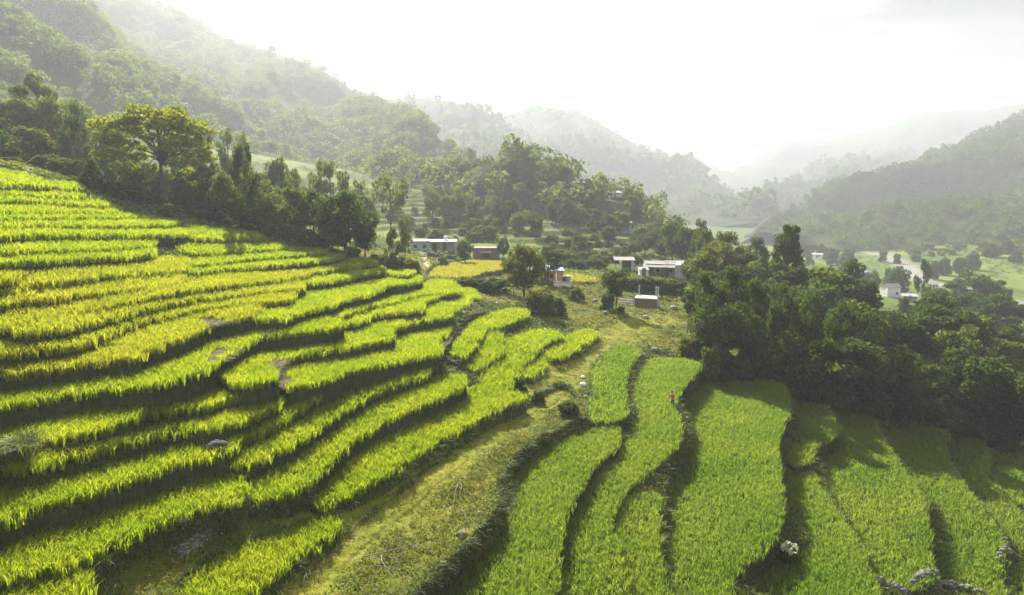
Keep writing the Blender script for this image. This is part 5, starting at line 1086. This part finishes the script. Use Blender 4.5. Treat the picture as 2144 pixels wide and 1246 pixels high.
# white house and roofs beyond the grove
house(1871, 622, 5.2, 4.0, 3.6, 38, 'wall_white', 'tin', 'white gabled house standing alone beyond the grove', 'gable', 'house', 1, False, .3, 1.1, 3)
house(1905, 630, 4.5, 3.5, 1.6, 10, 'wall_grey', 'tin_white', 'low shed with pale roof right of the white gabled house', 'shed', 'shed', 0, True, .4, .4, cat='shed')
house(2043, 630, 4.0, 3.5, 1.7, -5, 'wall_white', 'tin_white', 'low white shed right of the spreading dark tree', 'shed', 'shed', 0, True, .4, .3, cat='shed')
house(1955, 604, 3.6, 3.0, 2.0, 15, 'wall_white', 'tin_white', 'small white house near the end of the river gravel', 'gable', 'house', 1, True, .3, .7)
house(1936, 594, 3.0, 2.6, 1.6, 0, 'wall_white', 'tin_white', 'tiny white hut below the dark slim tree by the river', 'shed', 'hut', 0, True, .3, .4, cat='hut')
house(1806, 578, 5.0, 3.0, 1.8, 0, 'wall_white', 'blue_sheet', 'low house with a bright blue roof sheet behind the grove', 'shed', 'house', 1, True, .3, .5)
house(1711, 540, 6.0, 4.0, 2.0, 0, 'wall_white', 'tin_white', 'white roofed hut alone on the bright river field', 'shed', 'hut', 1, True, .4, .6, cat='hut')
house(1622, 584, 4.0, 4.0, 2.0, 20, 'wall_grey', 'red_tile', 'house with red tiled roof behind the dark layered tree', 'gable', 'house', 1, True, .4, 1.3)
house(1313, 482, 3.2, 3.0, 2.6, 14, 'wall_teal', 'rust', 'teal painted house among the trees of the village slope', 'shed', 'house', 2, True, .4, .5)
house(1204, 394, 7.0, 4.0, 2.0, 0, 'wall_grey', 'tin_white', 'upper pale roofed house high on the hazy spur', 'shed', 'house', 2, True, .5, .7)
house(1280, 404, 5.0, 4.0, 1.8, 0, 'wall_grey', 'tin_white', 'left one of the two pale roofed houses lower on the spur', 'shed', 'house', 1, True, .5, .6)
house(1288, 412, 5.5, 4.0, 1.6, 0, 'wall_white', 'tin_white', 'whitest roofed house on the spur, right below its neighbour', 'shed', 'house', 1, True, .5, .8)
house(568, 466, 3.5, 3.0, 1.6, 0, 'wall_white', 'tin_white', 'white hut glimpsed through the gap in the left tree line', 'shed', 'hut', 0, True, .3, .3, cat='hut')
# fallen pole behind the airy tree
a = hit([1046], [610])[0]; b = hit([1097], [619])[0]; V, Fq = tube([a*1+np.array([0, 0, .25]), (a+b)/2+np.array([0, 0, .32]), b+np.array([0, 0, .2])], [.10, .09, .07], 7)
o = link('log', mesh_poly('log', V, Fq, M['bark_pale'], True)); tag(o, 'pale fallen pole lying under the airy olive tree', 'log')
# stones
stone(457, 975, .74, 'boulder', 'large grey boulder with white streaks between two rice strips', 'boulder', cat='boulder', flat=.8).location.z += .05
stone(1221, 789, .26, 'wall_white', 'white stone at the left edge of the first green paddy, upper of two'); stone(1221, 806, .3, 'wall_white', 'white stone at the left edge of the first green paddy, lower of two')
stone(1372, 736, .55, 'stone', 'grey flat rock at the head of the winding paddy'); stone(1347, 745, .4, 'stone', 'smaller grey rock left of the flat one at the winding paddy head')
stone(1005, 1108, .16, 'stone_pale', 'small white stone on the lip above the long paddy'); stone(967, 1158, .3, 'stone', 'grey stone set in the lip above the long paddy, lower down')
stone(1245, 632, .5, 'stone', 'dark rock on the open flat left of the lone tree'); stone(1268, 660, .5, 'stone', 'grey rock in the rough grass below the lone tree')
stone(1410, 645, .6, 'stone_pale', 'white rock right of the unfinished platform'); stone(1352, 665, .45, 'stone_pale', 'pale rock in the grass below the unfinished platform')
stone(985, 770, .45, 'stone', 'dark rock in the dry gully between the rice beds')
for i, (px, py) in enumerate([(1236,770),(1243,762),(1251,754),(1258,748),(1266,741),(1274,735),(1283,729),(1229,822),(1226,832)]): stone(px, py, .12+.05*(i % 3), 'stone_pale', 'small pale stone edging the upper end of the grass track', group='edging stones of the track')
# stone heap in the clearing
L = land_pts([(375,1165),(445,1125)]); c = L.mean(0); zc = gz(*c); P = []; S = []
for i in range(210):
    t = rgS.random(); x, y = L[0]+(L[1]-L[0])*t+rgS.normal(size=2)*.2; P.append((x-c[0], y-c[1], gz(x, y)-zc+.05+.22*rgS.random())); S.append(.05+.10*rgS.random())
V, Fq = stone_mesh(P, S, rgS, .6); o = link('stone_heap', mesh_poly('stone_heap', V, Fq, M['stone']), loc=(c[0], c[1], zc)); tag(o, 'heap of grey rubble stones in the shaded clearing', 'stone heap')
wall_of_stones([(1995,985),(2025,1035),(2060,1082),(2095,1125),(2106,1160),(2088,1192)], .45, .16, 'stone', 'low dry stone wall along the right side of the wall side paddy', 260)
wall_of_stones([(1836,1222),(1870,1236),(1900,1246)], .4, .16, 'stone', 'short stone wall at the bottom edge below the long grove paddy', 110)
wall_of_stones([(1905,1232),(1950,1222),(2000,1228),(2060,1246)], .4, .16, 'stone', 'curved pale stone wall at the bottom edge right of the short one', 190)
# dry branches on the verge
def branch(pxl, label, r0=.05):
    parts = []; c = None
    for line, r in pxl:
        L = hit([a for a, b in line], [b for a, b in line]); Z = np.array([gz(q[0], q[1]) for q in L]); n = len(L)
        P = np.stack([L[:, 0], L[:, 1], Z+.18+.22*np.sin(np.linspace(0, 3, n))], 1)
        t = np.linspace(0, n-1, n*3); P = np.stack([np.interp(t, range(n), P[:, k]) for k in range(3)], 1)+rgS.normal(size=(n*3, 3))*.02
        parts.append(tube(P, np.linspace(r, r*.35, len(P)), 6))
    V, Fq = join(parts); c = V.mean(0); o = link('dry_branch', mesh_poly('dry_branch', V-c, Fq, M['twig'], True), loc=tuple(c)); tag(o, label, 'branch')
branch([([(758,1186),(800,1182),(860,1176),(885,1182)], .045), ([(800,1182),(800,1200),(812,1222),(832,1225)], .035), ([(812,1186),(830,1196),(836,1208)], .03), ([(825,1180),(845,1192),(840,1198)], .03), ([(786,1206),(805,1216),(820,1222)], .028), ([(800,1184),(782,1208)], .022)], 'large pale dry branch with many forks lying on the verge near the bottom')
branch([([(962,1036),(953,1055),(950,1076)], .035), ([(962,1036),(968,1050),(962,1060),(966,1075)], .03), ([(962,1036),(985,1030),(1000,1028)], .022)], 'forked pale dry branch standing out of the verge plants')
branch([([(967,1095),(972,1110),(976,1128)], .03), ([(945,1080),(940,1100),(938,1120)], .025)], 'small pale dry twigs just below the forked branch')
# bare straw slides between the beds
def straw(line, n, sp, label):
    L = land_pts(line); c = L.mean(0); zc = gz(*c); t = rgS.random(n)*(len(L)-1); i = np.minimum(t.astype(int), len(L)-2); P = L[i]+(L[i+1]-L[i])*(t-i)[:, None]+rgS.normal(size=(n, 2))*sp
    z, _ = ground_height(P[:, 0], P[:, 1]); Q = np.stack([P[:, 0]-c[0], P[:, 1]-c[1], z-zc+.05+.15*rgS.random(n)], 1)
    V, L2, st = tufts(Q, 5, .32, .05, 1.6, rgS, 1.0); o = link('dry_straw', mesh_np('dry_straw', V, L2, st, M['straw'])); o.location = (c[0], c[1], zc); tag(o, label, 'straw')
straw([(440,685),(455,705),(462,695)], 420, .5, 'pale dry straw on the bank below the broad golden bed')
straw([(470,752),(462,775),(445,790)], 420, .45, 'pale dry straw left of the broad lime bed')
straw([(580,768),(574,785),(590,815),(600,832),(590,845)], 420, .3, 'narrow trail of dry straw between the lime beds')
straw([(1000,650),(975,680),(960,705)], 260, .4, 'dry straw along the gully right of the slope')
# white leaved shrub on the bank of the largest paddy
p = hit([1652], [1168])[0]; z = gz(p[0], p[1]); r = empty('white_shrub', (p[0], p[1], z)); tag(r, 'small shrub with bright whitish leaves on the bank right of the largest paddy', 'shrub')
parts = [tube([(0, 0, -.05), (.05, .02, .6), (x, y, 1.15)], [.025, .018, .008], 5) for x, y in ((.35, .1), (-.3, .2), (.1, -.3), (-.1, .3), (-.35, -.2))]; V, Fq = join(parts); link('stem', mesh_poly('stem', V, Fq, M['bark'], True), r)
d = rgS.normal(size=(70, 3)); d /= np.linalg.norm(d, axis=1)[:, None]; V, Fq = leaf_cards(d*[.55, .55, .33]+[0, 0, 1.25], .26, rgS, 1.2); link('pale_leaves', mesh_poly('pale_leaves', V, Fq, M['leaf_white']), r)
d = rgS.normal(size=(420, 3)); d /= np.linalg.norm(d, axis=1)[:, None]; V, Fq = leaf_cards(d*[.75, .75, .5]*(.5+.5*rgS.random((420, 1)))+[0, 0, .6], .17, rgS, .6); link('green_leaves', mesh_poly('green_leaves', V, Fq, M['leaf']), r)
# tall grass clump at the left edge
p = hit([45], [985])[0]; z = gz(p[0], p[1]); Q = rgS.normal(size=(60, 3))*[.4, .4, 0]; V, L2, st = tufts(Q, 9, 1.3, .05, .55, rgS, 1.0)
o = link('grass_clump', mesh_np('grass_clump', V, L2, st, M['verge']), loc=(p[0], p[1], z)); tag(o, 'tall arching grass clump near the left edge between two rice strips', 'grass clump')
# ---- the person working at the bank
def skin_obj(name, joints, bones, mat, parent, levels=1):
    me = bpy.data.meshes.new(name); me.from_pydata([j[:3] for j in joints], bones, []); me.materials.append(mat); o = link(name, me, parent)
    m = o.modifiers.new('skin', 'SKIN'); m.use_smooth_shade = True
    for i, j in enumerate(joints): me.skin_vertices[0].data[i].radius = (j[3], j[3])
    me.skin_vertices[0].data[0].use_root = True
    s = o.modifiers.new('sub', 'SUBSURF'); s.levels = levels; s.render_levels = levels; return o
def person(px, py, label):
    p = hit([px], [py])[0]; z = gz(p[0], p[1]); r = empty('person', (p[0], p[1], z), facing(p[0], p[1], 200)); tag(r, label, 'person')
    J = [(0, 0, .86, .12), (0, -.05, 1.05, .115), (0, -.16, 1.26, .13), (0, -.21, 1.34, .07), (0, -.25, 1.42, .06), (0, -.29, 1.50, .085), (0, -.33, 1.58, .08), (0, -.33, 1.64, .05),   # pelvis..head
         (-.19, -.17, 1.28, .055), (-.27, -.28, 1.05, .042), (-.22, -.46, .88, .033), (-.21, -.51, .83, .034),
         (.19, -.17, 1.28, .055), (.28, -.26, 1.05, .042), (.24, -.44, .86, .033), (.23, -.49, .81, .034),
         (-.10, .0, .80, .085), (-.12, -.10, .46, .06), (-.12, .02, .09, .042), (-.12, -.12, .04, .035),
         (.10, .0, .80, .085), (.13, -.02, .45, .06), (.13, .12, .09, .042), (.13, -.01, .04, .035)]
    B = [(0, 1), (1, 2), (2, 3), (3, 4), (4, 5), (5, 6), (6, 7), (2, 8), (8, 9), (9, 10), (10, 11), (2, 12), (12, 13), (13, 14), (14, 15), (0, 16), (16, 17), (17, 18), (18, 19), (0, 20), (20, 21), (21, 22), (22, 23)]
    for hnd, sx in ((11, -1), (15, 1)):
        hx, hy, hz, _ = J[hnd]
        for k in range(4):
            o = len(J); dx = (k-1.5)*.018; ln = (.036, .042, .04, .032)[k]; J += [(hx+dx, hy-.03, hz-.02, .010), (hx+dx*1.1, hy-.035-ln*.5, hz-.02-ln*.7, .009), (hx+dx*1.1, hy-.02-ln*.3, hz-.03-ln*1.4, .008)]; B += [(hnd, o), (o, o+1), (o+1, o+2)]
        o = len(J); J += [(hx-sx*.035, hy-.01, hz-.005, .011), (hx-sx*.055, hy-.035, hz-.03, .009)]; B += [(hnd, o), (o, o+1)]
    o = len(J); J += [(0, -.385, 1.49, .018)]; B += [(5, o)]       # nose
    body = skin_obj('body', J, B, M['skin'], r, 2)
    skin_obj('shirt', [(0, -.02, .93, .135), (0, -.05, 1.05, .13), (0, -.16, 1.26, .145), (0, -.20, 1.33, .09), (-.19, -.17, 1.28, .07), (-.26, -.26, 1.10, .055), (.19, -.17, 1.28, .07), (.27, -.25, 1.10, .055)], [(0, 1), (1, 2), (2, 3), (2, 4), (4, 5), (2, 6), (6, 7)], M['red_cloth'], r, 2)
    skin_obj('trousers', [(0, 0, .90, .135), (0, 0, .82, .12), (-.10, 0, .78, .10), (-.12, -.10, .46, .075), (-.12, .0, .16, .055), (.10, 0, .78, .10), (.13, -.02, .45, .075), (.13, .10, .16, .055)], [(0, 1), (1, 2), (2, 3), (3, 4), (1, 5), (5, 6), (6, 7)], M['blue_cloth'], r, 2)
    skin_obj('hair', [(0, -.27, 1.56, .08), (0, -.30, 1.63, .075), (0, -.24, 1.50, .06)], [(0, 1), (0, 2)], M['hair'], r, 2)
person(1408, 858, 'person in a red top and dark blue trousers stooping at the paddy bank')
# ---------------------------------------------------------------- light, air and camera
SUN_AZ = math.radians(-17.0); SUN_EL = math.radians(34.0)
SUN_E, SKY_S, EXPO, HAZE_D, HAZE_G = 5.0, 0.058, 1.55, 0.00040, 0.24
def build_world():
    w = bpy.data.worlds.new('World'); SC.world = w; w.use_nodes = True; nt = w.node_tree; nt.nodes.clear()
    N = nt.nodes.new; Lk = nt.links.new
    out = N('ShaderNodeOutputWorld'); bg = N('ShaderNodeBackground'); bg.inputs[1].default_value = SKY_S
    sky = N('ShaderNodeTexSky'); sky.sky_type = 'NISHITA'; sky.sun_disc = False; sky.sun_elevation = SUN_EL; sky.sun_rotation = SUN_AZ; sky.air_density = 1.2; sky.dust_density = 1.0; sky.altitude = 800
    tc = N('ShaderNodeTexCoord'); mp = N('ShaderNodeMapping'); mp.inputs['Scale'].default_value = (1.0, 1.0, 3.2); mp.inputs['Location'].default_value = (.35, .1, .0); Lk(tc.outputs['Generated'], mp.inputs[0])
    nz = N('ShaderNodeTexNoise'); nz.inputs['Scale'].default_value = 2.6; nz.inputs['Detail'].default_value = 7; nz.inputs['Roughness'].default_value = .55; nz.inputs['Distortion'].default_value = .3; Lk(mp.outputs[0], nz.inputs['Vector'])
    cr = N('ShaderNodeValToRGB'); cr.color_ramp.elements[0].position = .44; cr.color_ramp.elements[0].color = (15.5, 15.5, 15.2, 1); cr.color_ramp.elements[1].position = .60; cr.color_ramp.elements[1].color = (2.6, 2.6, 2.6, 1); Lk(nz.outputs[0], cr.inputs[0])
    # thin cloud white round the sun, greyer beside it, brightened behind as added fill
    dt = N('ShaderNodeVectorMath'); dt.operation = 'DOT_PRODUCT'; Lk(tc.outputs['Generated'], dt.inputs[0]); dt.inputs[1].default_value = (math.sin(SUN_AZ)*math.cos(SUN_EL), math.cos(SUN_AZ)*math.cos(SUN_EL), math.sin(SUN_EL))
    mr = N('ShaderNodeMapRange'); mr.inputs[1].default_value = -1; mr.inputs[2].default_value = 1; Lk(dt.outputs['Value'], mr.inputs[0])
    gl = N('ShaderNodeValToRGB'); e = gl.color_ramp.elements
    while len(e) < 6: e.new(.5)
    for k, (p, v) in enumerate([(0, .62), (.5, .45), (.70, .08), (.82, .13), (.90, .55), (.965, 1.0)]): e[k].position = p; e[k].color = (v, v, v, 1)
    Lk(mr.outputs[0], gl.inputs[0])
    mul = N('ShaderNodeMix'); mul.data_type = 'RGBA'; mul.blend_type = 'MULTIPLY'; mul.inputs[0].default_value = 1; Lk(cr.outputs[0], mul.inputs[6]); Lk(gl.outputs[0], mul.inputs[7])
    mix = N('ShaderNodeMix'); mix.data_type = 'RGBA'; mix.inputs[0].default_value = .94; Lk(sky.outputs[0], mix.inputs[6]); Lk(mul.outputs[2], mix.inputs[7])
    Lk(mix.outputs[2], bg.inputs[0]); Lk(bg.outputs[0], out.inputs[0])
    L = bpy.data.lights.new('sun', 'SUN'); L.energy = SUN_E; L.angle = math.radians(.6); L.color = (1.0, .95, .85)
    so = bpy.data.objects.new('sun', L); COL.objects.link(so)
    d = Vector((math.sin(SUN_AZ)*math.cos(SUN_EL), math.cos(SUN_AZ)*math.cos(SUN_EL), math.sin(SUN_EL))); so.rotation_euler = d.to_track_quat('Z', 'Y').to_euler(); so.location = d*400
    # the misty air of the valley
    x0, x1, y0, y1, z0, z1 = -3600, 5200, -60, 7300, -75, 385
    V = [(x, y, z) for x in (x0, x1) for y in (y0, y1) for z in (z0, z1)]; Fc = [(0, 1, 3, 2), (4, 6, 7, 5), (0, 4, 5, 1), (2, 3, 7, 6), (0, 2, 6, 4), (1, 5, 7, 3)]
    t = NT('haze'); pv = t.n('VolumePrincipled'); pv.inputs['Color'].default_value = (.86, .93, .98, 1); pv.inputs['Density'].default_value = HAZE_D; pv.inputs['Anisotropy'].default_value = HAZE_G; t.l(pv.outputs[0], t.out.inputs['Volume'])
    o = link('haze', mesh_poly('haze', np.array(V, float), np.array(Fc), t.m)); tag(o, 'bright morning haze filling the valley', 'haze', kind='stuff')
    cam = bpy.data.cameras.new('camera'); cam.sensor_width = 36; cam.lens = 36*F/2144; cam.clip_start = .5; cam.clip_end = 12000
    co = bpy.data.objects.new('camera', cam); COL.objects.link(co); co.rotation_euler = (math.pi/2-PITCH, 0, 0); SC.camera = co
    vs = SC.view_settings; vs.view_transform = 'Standard'; vs.look = 'None'; vs.exposure = EXPO; vs.gamma = 1; vs.use_curve_mapping = False
    SC.cycles.use_denoising = True; SC.cycles.max_bounces = 6; SC.cycles.diffuse_bounces = 3; SC.cycles.transmission_bounces = 4; SC.cycles.volume_bounces = 0; SC.cycles.transparent_max_bounces = 4
    SC.render.film_transparent = False
build_world()
